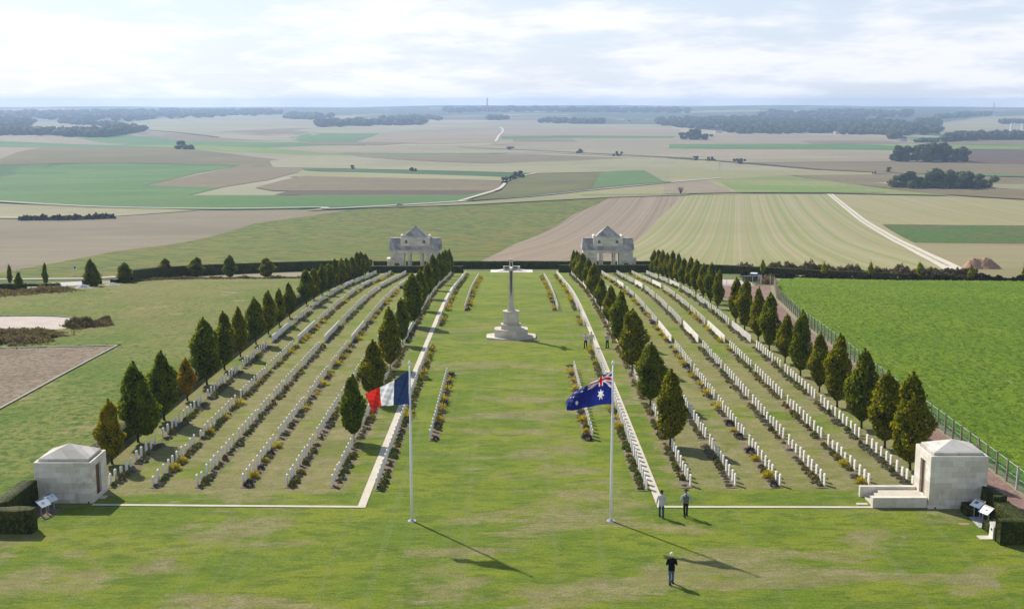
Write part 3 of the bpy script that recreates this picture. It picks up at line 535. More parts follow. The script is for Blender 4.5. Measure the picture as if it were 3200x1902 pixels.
# ------------------------------------------------------------------ leaves, hedges, plants
def leaf_quads(P, Nn, size, jit=.9, asp=1.5):
    """P (n,3) centres, Nn (n,3) outward directions -> verts, faces of small leaf cards"""
    n = len(P); r = rng.normal(size=(n, 3)); d = Nn + r * jit; d /= np.linalg.norm(d, axis=1)[:, None] + 1e-9
    u = np.cross(d, rng.normal(size=(n, 3))); u /= np.linalg.norm(u, axis=1)[:, None] + 1e-9
    v = np.cross(d, u); s = (size * rng.uniform(.6, 1.3, n))[:, None]
    u = u * s * .5 * asp; v = v * s * .5
    V = np.stack([P - u, P + v, P + u, P - v], 1).reshape(-1, 3)
    return V, np.arange(4 * n).reshape(-1, 4)
PRO = [[.08, .34, .60, .86, 1, 1, .96, .84, .70, .54, .41, .28, .08], [.12, .44, .70, .88, .97, 1, .96, .88, .78, .64, .48, .30, .08], [.08, .32, .56, .82, .96, 1, .95, .80, .64, .50, .40, .28, .10],
       [.12, .42, .70, .94, 1, .92, .84, .74, .64, .54, .42, .26, .08], [.12, .40, .66, .88, 1, 1, .95, .84, .68, .50, .36, .22, .07]]
def egg_r(t, sharp=1.0):
    """radius profile of a columnar crown, t 0 bottom .. 1 top"""
    return np.interp(t, [0, .05, .12, .22, .32, .45, .55, .65, .72, .80, .88, .95, 1.0], PRO[int(sharp)])
    return np.where(t < .30, np.sin(np.clip(t / .30, 0, 1) * math.pi / 2) ** 1.0, np.clip(1 - ((t - .30) / .70) ** 1.7, 0, 1) ** (1.0 * sharp) * (1 - .22 * np.exp(-((t - .72) / .09) ** 2)))
def crown_mesh(name, h, rad, n, seed, size=.15, base=.0, bare=.0, sharp=1.0, twin=None):
    rg = np.random.default_rng(seed)
    def body(h, rad, n, ox=0, oy=0, oz=0):
        ph = rg.uniform(0, 6.28, 6)
        t = rg.beta(1.15, 1.25, n); a = rg.uniform(0, 2 * math.pi, n)
        lump = 1 + .17 * np.sin(3 * a + 9 * t + ph[0]) + .15 * np.sin(2 * a - 15 * t + ph[1]) + .09 * np.sin(5 * a + 23 * t + ph[2]) + .06 * np.sin(7 * a - 37 * t + ph[3])
        rr = egg_r(t, sharp) * rad * lump * (1 - .34 * rg.beta(1, 2.6, n)) + .05
        up = rg.uniform(0, 1, n) < .05; rr = np.where(up, rr * 1.14, rr); cxx = .10 * rad * np.sin(5 * t + ph[4]) * (t > .3); a0 = a
        P = np.stack([rr * np.cos(a) + ox + cxx, rr * np.sin(a) + oy, t * h + rg.normal(0, .05, n) + np.where(up, .12, 0) + oz], 1)
        Nn = np.stack([np.cos(a), np.sin(a), np.full(n, .35)], 1)
        # a few upright sprigs at the tip
        k = n // 45; ts = rg.uniform(.8, 1.06, k)
        S = np.stack([rg.normal(0, rad * .16, k) * (1.1 - ts) * 4 + ox, rg.normal(0, rad * .16, k) * (1.1 - ts) * 4 + oy, ts * h + oz], 1)
        return np.concatenate([P, S]), np.concatenate([Nn, np.tile([0., 0, 1], (k, 1))])
    P, Nn = body(h, rad, n)
    if twin: P2, N2 = body(*twin[:2], n // 3, *twin[2:]); P = np.concatenate([P, P2]); Nn = np.concatenate([Nn, N2])
    V, F = leaf_quads(P, Nn, size)
    mi = np.zeros(len(F))
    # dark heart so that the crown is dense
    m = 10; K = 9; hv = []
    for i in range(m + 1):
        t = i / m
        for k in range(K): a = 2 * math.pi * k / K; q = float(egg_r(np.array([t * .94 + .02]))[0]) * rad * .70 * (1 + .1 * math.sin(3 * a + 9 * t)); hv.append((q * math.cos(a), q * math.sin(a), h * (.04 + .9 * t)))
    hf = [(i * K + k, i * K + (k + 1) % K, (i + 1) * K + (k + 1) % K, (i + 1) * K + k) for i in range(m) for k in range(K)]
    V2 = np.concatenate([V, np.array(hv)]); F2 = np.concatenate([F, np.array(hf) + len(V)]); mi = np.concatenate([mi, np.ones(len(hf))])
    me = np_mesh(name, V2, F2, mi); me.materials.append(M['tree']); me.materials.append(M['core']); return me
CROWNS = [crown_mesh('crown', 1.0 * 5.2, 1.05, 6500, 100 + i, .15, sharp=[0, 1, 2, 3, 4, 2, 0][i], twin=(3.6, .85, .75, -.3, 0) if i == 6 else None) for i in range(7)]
def trunk_mesh():
    b = MB(); b.tube([(0, 0, -.1), (0, 0, .25), (.02, .01, 1.2), (0, 0, 3.0)], [.11, .075, .065, .03], 8)
    for k in range(7):
        a = k * 2.4; z = .55 + .3 * k; b.tube([(0, 0, z), (.25 * math.cos(a), .25 * math.sin(a), z + .5), (.42 * math.cos(a), .42 * math.sin(a), z + 1.3)], [.03, .02, .01], 5)
    return b.mesh('trunk', True)
TRUNK = trunk_mesh()
RING = None
def ordn(n):
    a = 'zeroth first second third fourth fifth sixth seventh eighth ninth tenth eleventh twelfth thirteenth fourteenth fifteenth sixteenth seventeenth eighteenth nineteenth'.split()
    if n < 20: return a[n]
    t = {2: 'twent', 3: 'thirt', 4: 'fort', 5: 'fift', 6: 'sixt', 7: 'sevent', 8: 'eight', 9: 'ninet'}[n // 10]
    return t + 'ieth' if n % 10 == 0 else t + 'y-' + a[n % 10]
def column_tree(x, y, h, wd, label, group, var, col, trunk_h=.75, name='columnar_tree'):
    t = thing(name, label, 'tree', (x, y, gz(x, y)), random.uniform(0, 6.28) if var != 6 else 0, group)
    k = (h - trunk_h) / 5.2; s = wd / 2.12
    t.rotation_euler[0] = random.gauss(0, .012); t.rotation_euler[1] = random.gauss(0, .015)
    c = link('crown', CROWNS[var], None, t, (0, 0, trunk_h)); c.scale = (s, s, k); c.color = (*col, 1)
    q = link('trunk', TRUNK, M['trunk'], t); q.scale = (1 + .2 * (h > 5.5),) * 2 + (1.0,)
    return t
GREEN = (1, 1, 1); OLIVE = (1.22, 1.08, .8); ORANGE = (2.1, 1.3, .8); YELL = (1.75, 1.3, .8); DEEP = (.9, .97, .9)
cname = {GREEN: 'green', OLIVE: 'olive green', ORANGE: 'orange brown', YELL: 'yellowing', DEEP: 'dark green'}
rows = []
Lo = [(83.3, 4.56, 1.75, YELL, 3), (89.4, 6.04, 2.3, DEEP, 6), (96.4, 5.6, 2.2, DEEP, 0), (103.6, 3.75, 1.45, ORANGE, 4), (110.5, 6.15, 2.4, DEEP, 1), (117.5, 5.69, 1.93, GREEN, 2), (124.7, 5.17, 1.63, OLIVE, 3), (132.5, 5.15, 2.02, GREEN, 0), (139.5, 5.07, 1.8, OLIVE, 5), (146.2, 4.46, 1.43, OLIVE, 3), (153.1, 4.45, 1.5, GREEN, 4), (166.2, 4.91, 1.98, GREEN, 2), (172.5, 4.5, 1.7, OLIVE, 1)] + [(y, random.uniform(4.2, 5.4), random.uniform(1.5, 1.9), random.choice([GREEN, OLIVE, DEEP]), i % 6) for i, y in enumerate([180, 187, 194, 201, 208, 214.5, 221, 227.5, 234])]
Ro = [(81.8, 6.76, 2.47, OLIVE, 3), (87.6, 5.74, 2.17, OLIVE, 1), (93.7, 6.25, 2.24, GREEN, 0), (101, 6.23, 2.02, OLIVE, 4), (107, 5.36, 1.72, OLIVE, 2), (114.3, 6.22, 1.9, GREEN, 3), (121, 4.94, 1.74, OLIVE, 5), (128.6, 6.09, 1.98, GREEN, 0), (134.5, 5.99, 1.78, OLIVE, 4), (142.6, 6.01, 1.8, OLIVE, 1), (148.3, 5.6, 1.75, OLIVE, 2), (161.7, 5.2, 1.45, OLIVE, 3), (167.7, 5.6, 1.8, GREEN, 5)] + [(y, random.uniform(4.6, 5.7), random.uniform(1.4, 1.8), random.choice([GREEN, OLIVE]), i % 6) for i, y in enumerate([174, 181, 187.5, 194, 201, 208, 214.5, 221, 228, 234.5])]
Ri = [(88.3, 5.67, 2.06, OLIVE, 3), (101.6, 5.37, 2.42, GREEN, 0), (117.1, 6.01, 2.37, OLIVE, 1), (131.2, 6.02, 2.05, GREEN, 4), (145.4, 4.95, 1.75, OLIVE, 2), (159.8, 4.29, 1.52, GREEN, 5), (173.2, 5.16, 2.08, OLIVE, 0), (187.5, 5.0, 1.6, GREEN, 3), (201, 5.3, 1.7, GREEN, 1), (211, 5.0, 1.5, OLIVE, 4), (221, 5.2, 1.5, GREEN, 2), (232, 5.0, 1.4, GREEN, 5)]
Li = [(89.6, 5.1, 1.75, DEEP, 2), (103.5, 5.3, 2.1, OLIVE, 4), (117.7, 6.06, 2.08, OLIVE, 3), (132.1, 5.15, 1.6, GREEN, 5), (145.9, 6.39, 2.24, DEEP, 1), (160, 5.4, 1.7, GREEN, 0), (174, 5.2, 1.8, GREEN, 2), (188, 5.6, 1.8, GREEN, 3), (202, 5.3, 1.8, GREEN, 4), (212, 5.2, 1.6, DEEP, 5), (222, 5.4, 1.6, GREEN, 1), (232, 5.2, 1.5, GREEN, 0)]
for lst, X, nm, grp in ((Lo, -28.75, 'outer left tree row', 'trees in the outer left row'), (Ro, 28.2, 'outer right tree row', 'trees in the outer right row'),
                        (Ri, 12.1, 'inner right tree row', 'trees in the inner right row'), (Li, -12.2, 'inner left tree row', 'trees in the inner left row')):
    for i, (y, h, wd, col, v) in enumerate(lst):
        column_tree(X, y, h, wd, '%s columnar tree, %s from the near end of the %s' % (cname[col], ordn(i + 1), nm), grp, v, col, trunk_h=.7 if h > 4.6 else .55)
cones = [(-86.9, 205.6, 3.3, .8, 'thin half bare tree beside the pale car park at the left edge'), (-77.9, 187.6, 2.9, 1.15, 'small dark tree in the low hedge below the car park'),
         (-79.2, 201.8, 3.7, .9, 'slender column tree standing in front of the pale car park'), (-70.1, 198.2, 4.4, 2.1, 'broad dark conical tree between the two grey mounds and the road sign'),
         (-67.6, 207.7, 3.5, 2.3, 'olive conical tree at the left end of the long clipped hedge'), (-67.4, 228.6, 3.4, 2.7, 'squat conical tree against the hedge, third from its right end'),
         (-60.8, 229.5, 3.7, 2.5, 'dark conical tree against the far left hedge, between two squatter ones'), (-54.3, 229.5, 4.1, 2.4, 'tallest conical tree against the far left hedge'), (-47.3, 229.5, 3.6, 2.6, 'rightmost conical tree against the far left hedge')]
cones[5] = (-66.6, 228.6, 3.5, 2.6, 'leftmost squat conical tree standing against the far left hedge')
for i, (x, y, h, wd, lb) in enumerate(cones):
    column_tree(x, y, h, wd, lb, 'conical trees near the far left hedge', [3, 4, 3, 6, 1, 3, 1, 3, 1][i], [OLIVE, DEEP, DEEP, DEEP, GREEN, OLIVE, DEEP, DEEP, OLIVE][i], .12)
column_tree(29.9, 155, 2.6, 1.2, 'low golden brown shrub filling the gap in the outer right tree row', None, 4, YELL, .05, 'golden_shrub')
for i, (x, y, h) in enumerate([(50.4, 238.2, 3.1), (61.3, 233, 2.6), (69.3, 229, 3.0), (77.6, 226, 3.1), (86.4, 223.2, 2.3), (95.3, 220.8, 2.4)]):
    column_tree(x, y, h * .95, 1.0, 'yellow sapling in the far right hedge, %s from the left' % ordn(i + 1), 'yellow saplings in the far right hedge', i % 6, (2.0, 1.9, .9), .3, 'sapling')

def hedge(name, path, wd, ht, label, mat='hedge', dens=38, leaf=.10, top=None, rough=.04, group=None, kind=None, cat='hedge', ends=True):
    """clipped hedge along a path of (x,y); top follows the ground"""
    P = []
    for i in range(len(path) - 1):
        a, b = path[i], path[i + 1]; d = math.hypot(b[0] - a[0], b[1] - a[1]); n = max(1, int(d / (.5 if d < 30 else 1.2)))
        P += [(a[0] + (b[0] - a[0]) * k / n, a[1] + (b[1] - a[1]) * k / n) for k in range(n)]
    P.append(path[-1]); o = path[0]; z0 = gz(*o)
    prof = [(-.5, -.05), (-.495, .5), (-.485, .975), (-.455, 1.0), (0, 1.0), (.455, 1.0), (.485, .975), (.495, .5), (.5, -.05)]
    vs = []; fs = []; m = len(prof); cnt = []
    for i, p in enumerate(P):
        a = P[max(0, i - 1)]; b = P[min(len(P) - 1, i + 1)]; d = Vector((b[0] - a[0], b[1] - a[1])).normalized(); nr = (-d.y, d.x)
        for u, v in prof:
            q = noise.noise(Vector((p[0] * 1.3 + u, p[1] * 1.3, v * 2 + 7))) * rough * 2
            vs.append((p[0] + nr[0] * (u * wd + q) - o[0], p[1] + nr[1] * (u * wd + q) - o[1], gz(*p) + v * (ht if not callable(ht) else ht(p[0])) + (q if v > .2 else 0) - z0))
    for i in range(len(P) - 1):
        for k in range(m - 1): fs.append((i * m + k, i * m + k + 1, (i + 1) * m + k + 1, (i + 1) * m + k))
    V = np.array(vs); F = np.array(fs)
    caps = []
    for st in (0, (len(P) - 1) * m):
        for k in range(m // 2): caps.append((st + k, st + k + 1, st + m - 2 - k, st + m - 1 - k))
    F = np.concatenate([F, np.array(caps)])
    A = V[F]; ar = np.linalg.norm(np.cross(A[:, 2] - A[:, 0], A[:, 3] - A[:, 1]), axis=1) / 2
    n = min(int(ar.sum() * dens), 30000); pick = rng.choice(len(F), n, p=ar / ar.sum()); uv = rng.uniform(0, 1, (n, 2))
    Q = A[pick]; S = (Q[:, 0] * ((1 - uv[:, :1]) * (1 - uv[:, 1:])) + Q[:, 1] * (uv[:, :1] * (1 - uv[:, 1:])) + Q[:, 2] * (uv[:, :1] * uv[:, 1:]) + Q[:, 3] * ((1 - uv[:, :1]) * uv[:, 1:]))
    Nn = np.cross(Q[:, 2] - Q[:, 0], Q[:, 3] - Q[:, 1]); Nn /= np.linalg.norm(Nn, axis=1)[:, None] + 1e-9
    S = S + Nn * rng.uniform(-.01, rough, n)[:, None]
    V2, F2 = leaf_quads(S, Nn, leaf, .5)
    mi = np.concatenate([np.zeros(len(F)), (Nn[:, 2] > .7) * (1 if top else 0)])
    me = np_mesh(name, np.concatenate([V, V2]), np.concatenate([F, F2 + len(V)]), mi, False)
    me.materials.append(M[mat])
    if top: me.materials.append(M[top])
    ob = link(name, me, None, None, (o[0], o[1], z0)); return tag(ob, label, None if kind else cat, group, kind)
hedge('clipped_hedge', [(-30.9, 74.0), (-30.9, 69.3)], .95, 1.62, 'dark clipped hedge running forward from the left stone shelter', dens=220, leaf=.05)
hedge('clipped_hedge', [(-34.5, 68.75), (-28.6, 68.75)], .95, 1.42, 'dark clipped hedge block at the left edge of the lawn, nearest the viewer', dens=220, leaf=.05)
hedge('clipped_hedge', [(30.15, 73.0), (30.15, 70.9)], .75, 1.5, 'tall dark clipped hedge against the front wall of the right stone shelter', dens=220, leaf=.05)
hedge('clipped_hedge', [(30.15, 70.85), (30.2, 67.2)], .95, 1.2, 'dark clipped hedge beside the red gravel track, right of the tilted boards', dens=220, leaf=.05)
hedge('clipped_hedge', [(28.35, 66.75), (34.5, 66.75)], .8, 1.42, 'dark clipped hedge block at the right edge of the lawn, nearest the viewer', dens=220, leaf=.05)
hedge('clipped_hedge', [(28.75, 72.6), (28.75, 71.5)], .75, .62, 'low clipped hedge block at the corner of the right stone shelter', dens=220, leaf=.05)
hedge('clipped_hedge', [(28.75, 69.3), (28.75, 68.1)], .6, .55, 'low clipped hedge beside the white stone box', dens=220, leaf=.05)
hedge('clipped_hedge', [(29.55, 71.5), (29.5, 68.3)], .5, .5, 'low dark hedge behind the tilted boards on the right', dens=200, leaf=.05)
hedge('boundary_hedge', [(-30.15, 78), (-30.3, 110), (-30.3, 150), (-30.2, 200), (-30.2, 240)], .9, 1.05, 'long low hedge along the left side of the graves, behind the tree row', top='hedge_gold', dens=50, leaf=.08)
hedge('clipped_hedge', [(-9.9, 245.2), (-29.4, 245.2)], 1.2, 1.45, 'black clipped hedge across the far end of the left graves', dens=60, leaf=.08)
hedge('clipped_hedge', [(9.9, 247.2), (30.2, 247.2)], 1.2, 1.6, 'black clipped hedge across the far end of the right graves', dens=60, leaf=.08)
hedge('roadside_hedge', [(-30.5, 263.5), (0, 263.5), (36, 263)], 1.2, 1.75, 'long dark hedge behind the altar stone and both gate houses', top='hedge_gold', dens=50, leaf=.1)
hedge('roadside_hedge', [(-67.6, 209.8), (-67.2, 226), (-60.7, 236), (-49.4, 249), (-31, 263)], 1.3, 2.1, 'tall clipped hedge curving away behind the conical trees on the left', top='hedge_gold', dens=50, leaf=.1)
hedge('roadside_hedge', [(30.5, 250), (41, 243.5), (50, 239.5), (62, 235.5), (80, 227)], 1.2, lambda x: float(np.interp(x, [30, 45, 62, 80], [2.0, 1.7, 1.0, .55])), 'long dark hedge with a golden top behind the steel gate', top='hedge_gold', dens=50, leaf=.1)
hedge('low_hedge', [(-95, 187.5), (-84, 188.5), (-77.2, 188.6)], 1.1, 1.1, 'squared hedge piece at the left edge below the car park', dens=60, leaf=.09)
hedge('low_hedge', [(-82.5, 196.0), (-79.5, 197.4), (-75.5, 198.6)], .9, .5, 'low rounded hedge strip in front of the pale car park', dens=60, leaf=.09, rough=.1)
hedge('low_hedge', [(-73, 202.5), (-70.9, 205)], .9, .75, 'low rounded hedge left of the broad dark conical tree', dens=60, leaf=.09, rough=.1)
hedge('low_hedge', [(-69.2, 206), (-67.9, 210.5)], .9, .7, 'low hedge between two conical trees at the car park end', dens=60, leaf=.09, rough=.1)
hedge('gate_hedge', [(41.4, 212.4), (43.9, 211.6)], 1.0, 1.1, 'clipped green hedge block behind the steel gate', dens=80, leaf=.08)

def tangle(name, path, wd, ht, mat, label, n=9000, leaf=.16, asp=2.4):
    """wild brush: upright irregular growth over a band of ground"""
    seg = [(path[i], path[i + 1]) for i in range(len(path) - 1)]; ln = np.array([math.hypot(b[0] - a[0], b[1] - a[1]) for a, b in seg])
    ix = rng.choice(len(seg), n, p=ln / ln.sum()); t = rng.uniform(0, 1, n); s = rng.normal(0, .36, n)
    A = np.array([a for a, b in seg])[ix]; B = np.array([b for a, b in seg])[ix]; D = B - A; D = D / (np.linalg.norm(D, axis=1)[:, None])
    XY = A + (B - A) * t[:, None] + np.stack([-D[:, 1], D[:, 0]], 1) * (s * wd)[:, None]
    hh = np.array([(.62 + .75 * noise.noise(Vector((x * .35, y * .35, 3))) + .4 * noise.noise(Vector((x * 1.3, y * 1.3, 1)))) for x, y in XY]) * ht * np.clip(1.15 - np.abs(s), .1, 1)
    z = np.array([gz(x, y) for x, y in XY]) + rng.beta(1.6, 1, n) * np.maximum(hh, .08)
    V, F = leaf_quads(np.column_stack([XY, z]), np.tile([0., -.3, .5], (n, 1)), leaf, 1.0, asp)
    V[:, 2] += 0
    return tag(link(name, np_mesh(name, V, F), M[mat]), label, None, None, 'stuff')
tangle('brambles', [(44.5, 230), (50, 226.5), (67.7, 219), (96.5, 213.2), (125, 209.5)], 1.2, 1.35, 'brambles', 'dark tangled bramble hedge at the far edge of the green crop', 26000, .2)
tangle('dry_brush', [(46, 243.5), (56, 240), (74, 231), (88, 224.5)], 1.8, 2.7, 'brush', 'purple brown dry brush behind the golden topped hedge', 22000, .18, 4)
tangle('dry_brush', [(97, 224), (112, 219), (130, 215)], 1.4, 1.3, 'brush', 'dry brush right of the chalk track end', 5000, .18, 4)
tangle('dry_brush', [(-70, 131.5), (-57.5, 133), (-53.5, 136), (-56, 139), (-70, 138)], 4.2, .95, 'brush', 'brown dry weeds between the bare parcel and the pale oval', 26000, .13, 3.5)
tangle('dry_brush', [(-54.2, 144), (-51.6, 146.5), (-50.2, 147.5)], 2.4, 1.25, 'brush', 'reddish brown bush at the right end of the pale oval', 5500, .12, 3.5)
tangle('dry_brush', [(-92, 170), (-80, 178), (-74, 183), (-71, 189)], 5, 1.0, 'brush', 'pale brown scrub at the left edge below the car park', 14000, .15, 3.5)
tangle('dry_brush', [(-67, 209), (-65.6, 216), (-62, 221), (-50, 222.5), (-36, 224)], 1.1, .65, 'brush', 'thin brown weeds along the far edge of the meadow', 7000, .14, 3.5)
tangle('brambles', [(-70, 143.5), (-66.5, 145.8)], 2.6, .9, 'greenplant', 'round green growth on the pale oval at the left edge', 2500, .15, 1.6)
tangle('dry_brush', [(43.8, 203), (44.3, 208), (46.5, 214)], 1.8, 1.5, 'brush', 'dry weeds between the steel gate and the crop', 2600, .14, 3.5)
tangle('brambles', [(-268, 654), (-242, 655), (-222, 668)], 6, 3.0, 'brambles', 'dark brambles at the edge of the far brown field on the left', 3500, .9, 2)

# ------------------------------------------------------------------ headstones
def headstone_mesh(tall):
    w_, t_, h_ = .19, .042, .83 * tall; prof = [(-w_, -.1), (w_, -.1), (w_, h_ - .05)] + [(w_ * math.cos(a), h_ - .05 + .055 * math.sin(a)) for a in [R(30 * k) for k in range(1, 6)]] + [(-w_, h_ - .05)]
    b = MB(); n = len(prof)
    b.add([(-t_, u, v) for u, v in prof] + [(t_, u, v) for u, v in prof], [tuple(range(n))[::-1], tuple(range(n, 2 * n))] + [(i, (i + 1) % n, n + (i + 1) % n, n + i) for i in range(n)])
    return b
HS = [headstone_mesh(1.0), headstone_mesh(.82)]
HM = [HS[0].mesh('headstone'), HS[1].mesh('headstone')]
for m_ in HM: m_.materials.append(M['head_stone'])
COLX = [12.1, 15.15, 18.15, 21.2, 24.2, 27.15]
SEG = [(78.0, 10), (90.6, 11), (104.5, 11), (118.5, 11), (133.7, 'w'), (147.6, 11), (161.3, 11), (175.9, 11), (192, 'w'), (206.5, 11), (220.5, 11), (234, 5)]
LN = ['innermost', 'second', 'third', 'fourth', 'fifth', 'outermost']
stones = []      # (x, y, row name, index, small)
beds = []        # (xstone, side, y0, y1, key, rowname)
for sgn, side in ((-1, 'left'), (1, 'right')):
    for c, X in enumerate(COLX):
        rn = '%s %s row' % (LN[c], side); k = 0; tr = [t[0] for t in (Li if sgn < 0 else Ri)] if c == 0 else []
        for q, (y0, n) in enumerate(SEG):
            if n == 'w': ys = [y0 + .41 * i for i in range(29)] if not (c == 5 and sgn > 0) else [y0 + .62 * i for i in range(19)]
            else: ys = [y0 + 1.17 * i + random.uniform(-.12, .12) for i in range(n)]
            for y in ys:
                if any(abs(y - t - .2) < .8 for t in tr): continue
                if sgn > 0 and c == 4 and y < 78: continue
                k += 1; stones.append((sgn * X, y, rn, k, random.random() < .10 and n != 'w'))
            beds.append((sgn * X, -sgn, y0 - .6, ys[-1] + .6, (c, q), '%s block of the %s' % (ordn(q + 1), rn)))
    rn = '%s path side row' % side; k = 0
    for q, (a, b) in enumerate([(77.2, 89.0), (90.2, 103.6), (104.6, 116.8), (118, 130.6), (146.4, 154.2), (160, 174), (175, 190), (191, 206), (207, 222), (223, 237.5)]):
        y = a
        while y < b: k += 1; stones.append((sgn * 9.05, y + random.uniform(-.08, .08), rn, k, False)); y += 1.17 if y < 190 else .8
        beds.append((sgn * 9.05, -sgn, a - .5, b + .2, ('p', q), '%s block of the %s' % (ordn(q + 1), rn)))
    rn = 'short %s lawn row' % side; k = 0
    for q, (a, b) in enumerate([(90.2, 115.2 if sgn < 0 else 119), (160, 229)]):
        y = a
        while y < b: k += 1; stones.append((sgn * 6.3, y + random.uniform(-.1, .1), rn, k, False)); y += 1.2
        beds.append((sgn * 6.3, -sgn, a - .6, b + .3, ('i', q), '%s %s' % (['near', 'far'][q], rn)))
stones.sort(key=lambda s: s[1])
for x, y, rn, k, small in stones[:300]:
    o = link('headstone', HM[small], None, None, (x, y, gz(x, y)), random.gauss(0, .02)); o.rotation_euler = (random.gauss(0, .008), random.gauss(0, .012), random.gauss(0, .02))
    tag(o, '%s headstone, %s from the near end of the %s' % ('short white' if small else 'white', ordn(k), rn), 'headstone', 'white headstones in rows')
b = MB(); tv = {}
V = []; F = []; bse = 0
for s in (0, 1):
    hv = np.array(HS[s].v); tv[s] = hv
nb = len(tv[0]); allb = MB()
for x, y, rn, k, small in stones[300:]:
    z = gz(x, y); ca_, sa_ = 1, random.gauss(0, .015)
    allb.add([(x + a * ca_ - b_ * sa_, y + a * sa_ + b_ * ca_, z + c_) for a, b_, c_ in HS[small].v], HS[small].f)
tag(allb.build('headstones', M['head_stone']), 'white headstones filling the farther blocks of the long rows', None, 'white headstones in rows', 'stuff')

# ------------------------------------------------------------------ flower beds
def plant_mesh(kind, n, seed, far=False):
    rg = np.random.default_rng(seed)
    a = rg.uniform(0, 6.283, n); c = rg.uniform(.0, 1, n); s = np.sqrt(1 - c * c)
    sh = {'lavender': (.40, .42, .075, 3.2), 'yellow': (.42, .40, .09, 5), 'greenplant': (.34, .34, .11, 1.5), 'greyplant': (.42, .20, .10, 1.6), 'rust': (.34, .30, .10, 1.8), 'rose': (.28, .50, .11, 1.4)}[kind]
    rr = sh[0] * rg.uniform(.75, 1.05, n) * (1 + .15 * np.sin(3 * a + seed)); P = np.stack([rr * s * np.cos(a), rr * s * np.sin(a), sh[1] * c * rg.uniform(.7, 1.1, n) + .03], 1)
    Nn = np.stack([s * np.cos(a), s * np.sin(a), c], 1); size = sh[2] * (1.9 if far else 1)
    if kind in ('lavender', 'yellow'):     # radiating blades / spikes
        d = Nn + rg.normal(0, .22, (n, 3)); d /= np.linalg.norm(d, axis=1)[:, None]; u = np.cross(d, rg.normal(size=(n, 3))); u /= np.linalg.norm(u, axis=1)[:, None]
        Lh = size * sh[3] * .5; w_ = size * .32
        Vv = np.stack([P - d * Lh - u * w_ * .6, P - d * Lh + u * w_ * .6, P + d * Lh * .6 + u * w_, P + d * Lh - u * w_ * .2], 1).reshape(-1, 3); Vv[:, 2] = np.maximum(Vv[:, 2], .0); Ff = np.arange(4 * n).reshape(-1, 4)
    else: Vv, Ff = leaf_quads(P, Nn, size, .7, sh[3])
    mi = np.zeros(n)
    if kind == 'rose': mi = (rg.uniform(0, 1, n) < .10).astype(float)
    return Vv, Ff, mi
KINDS = ['lavender', 'yellow', 'greenplant', 'greyplant', 'rust', 'rose']
KMAT = {'lavender': 'lavender', 'yellow': 'yellow', 'greenplant': 'greenplant', 'greyplant': 'greyplant', 'rust': 'rust', 'rose': 'greenplant'}
KLAB = {'lavender': ('lavender_bush', 'dark purple lavender mound', 'lavender'), 'yellow': ('yellow_tuft', 'yellow grassy tuft', 'grass tuft'), 'greenplant': ('green_shrub', 'green leafy shrub', 'shrub'),
        'greyplant': ('grey_mat_plant', 'low grey green mat plant', 'plant'), 'rust': ('russet_perennial', 'russet brown perennial', 'plant'), 'rose': ('red_rose_bush', 'red flowering bush', 'rose bush')}
PM = {}
for k in KINDS:
    PM[k] = []
    for s in range(3):
        v, f, mi = plant_mesh(k, 230, 40 + s); me = np_mesh(KLAB[k][0], v, f, mi); me.materials.append(M[KMAT[k]]); me.materials.append(M['flower']); PM[k].append(me)
FARV = {k: [plant_mesh(k, 40, 70 + s, True) for s in range(2)] for k in KINDS}
plants = []
for bi, (xs, dr, y0, y1, key, nm) in enumerate(beds):
    rb = random.Random(bi * 17 + 3); b = MB(); n = max(4, int((y1 - y0) / .8)); pts = []
    ox, oy = xs, y0; z0 = gz(ox, oy); wdt = .72
    vs = []
    for i in range(n + 1):
        y = y0 + (y1 - y0) * i / n
        for u in (-.12, .12, .5, wdt + rb.uniform(-.02, .02)):
            x = xs + dr * u; vs.append((x - ox, y - oy, gz(x, y) - z0 + (.05 if u in (.12, .5) else .018)))
    fs = [(i * 4 + k, i * 4 + k + 1, (i + 1) * 4 + k + 1, (i + 1) * 4 + k) for i in range(n) for k in range(3)]
    if dr < 0: fs = [f[::-1] for f in fs]
    b.add(vs, fs); o = b.build('flower_bed', M['soil'], None, (ox, oy, z0), smooth=True)
    tag(o, 'narrow soil bed along the %s' % nm, 'flower bed', 'soil beds along the headstones')
    c, q = key; y = y0 + .45; i = 0; num = 0
    while y < y1 - .3:
        if c == 2 or c == 'i': kind = ['lavender', 'greyplant', 'yellow', 'rose' if rb.random() < .35 else 'greyplant'][i % 4]
        elif c == 'p': kind = rb.choice(['rust', 'yellow', 'greenplant', 'rose', 'greenplant', 'greenplant', 'greyplant'])
        elif c in (4,): kind = rb.choice(['rust', 'yellow', 'rose', 'greenplant', 'rust', 'greyplant'])
        elif c == 5: kind = rb.choice(['greyplant', 'greenplant', 'greyplant', 'greyplant', 'rose'])
        elif c == 0: kind = rb.choice(['rust', 'rose', 'greyplant', 'greenplant', 'rust'])
        else: kind = rb.choice(['greyplant', 'greyplant', 'rust', 'rose', 'greenplant', 'greyplant'])
        sc_ = rb.uniform(.55, .98)
        if c in (0, 3, 1) and rb.random() < .4: sc_ *= .62
        if sgnx := (rb.random() < .88): num += 1; plants.append((xs + dr * rb.uniform(.32, .48), y, kind, sc_, num, nm, rb.randrange(3), rb.uniform(0, 6.28)))
        y += rb.uniform(.85, 1.15) if c in (2, 'i') else rb.uniform(.55, .9); i += 1
plants.sort(key=lambda p: p[1])
for x, y, kind, s, num, nm, v, rz in plants[:300]:
    n_, lb, ct = KLAB[kind]; o = link(n_, PM[kind][v], None, None, (x, y, gz(x, y) + .03), rz); o.scale = (s, s, s)
    tag(o, '%s, %s in the %s' % (lb, ordn(num), nm.replace('block of the ', 'bed of the ')), ct, 'plants in the headstone beds')
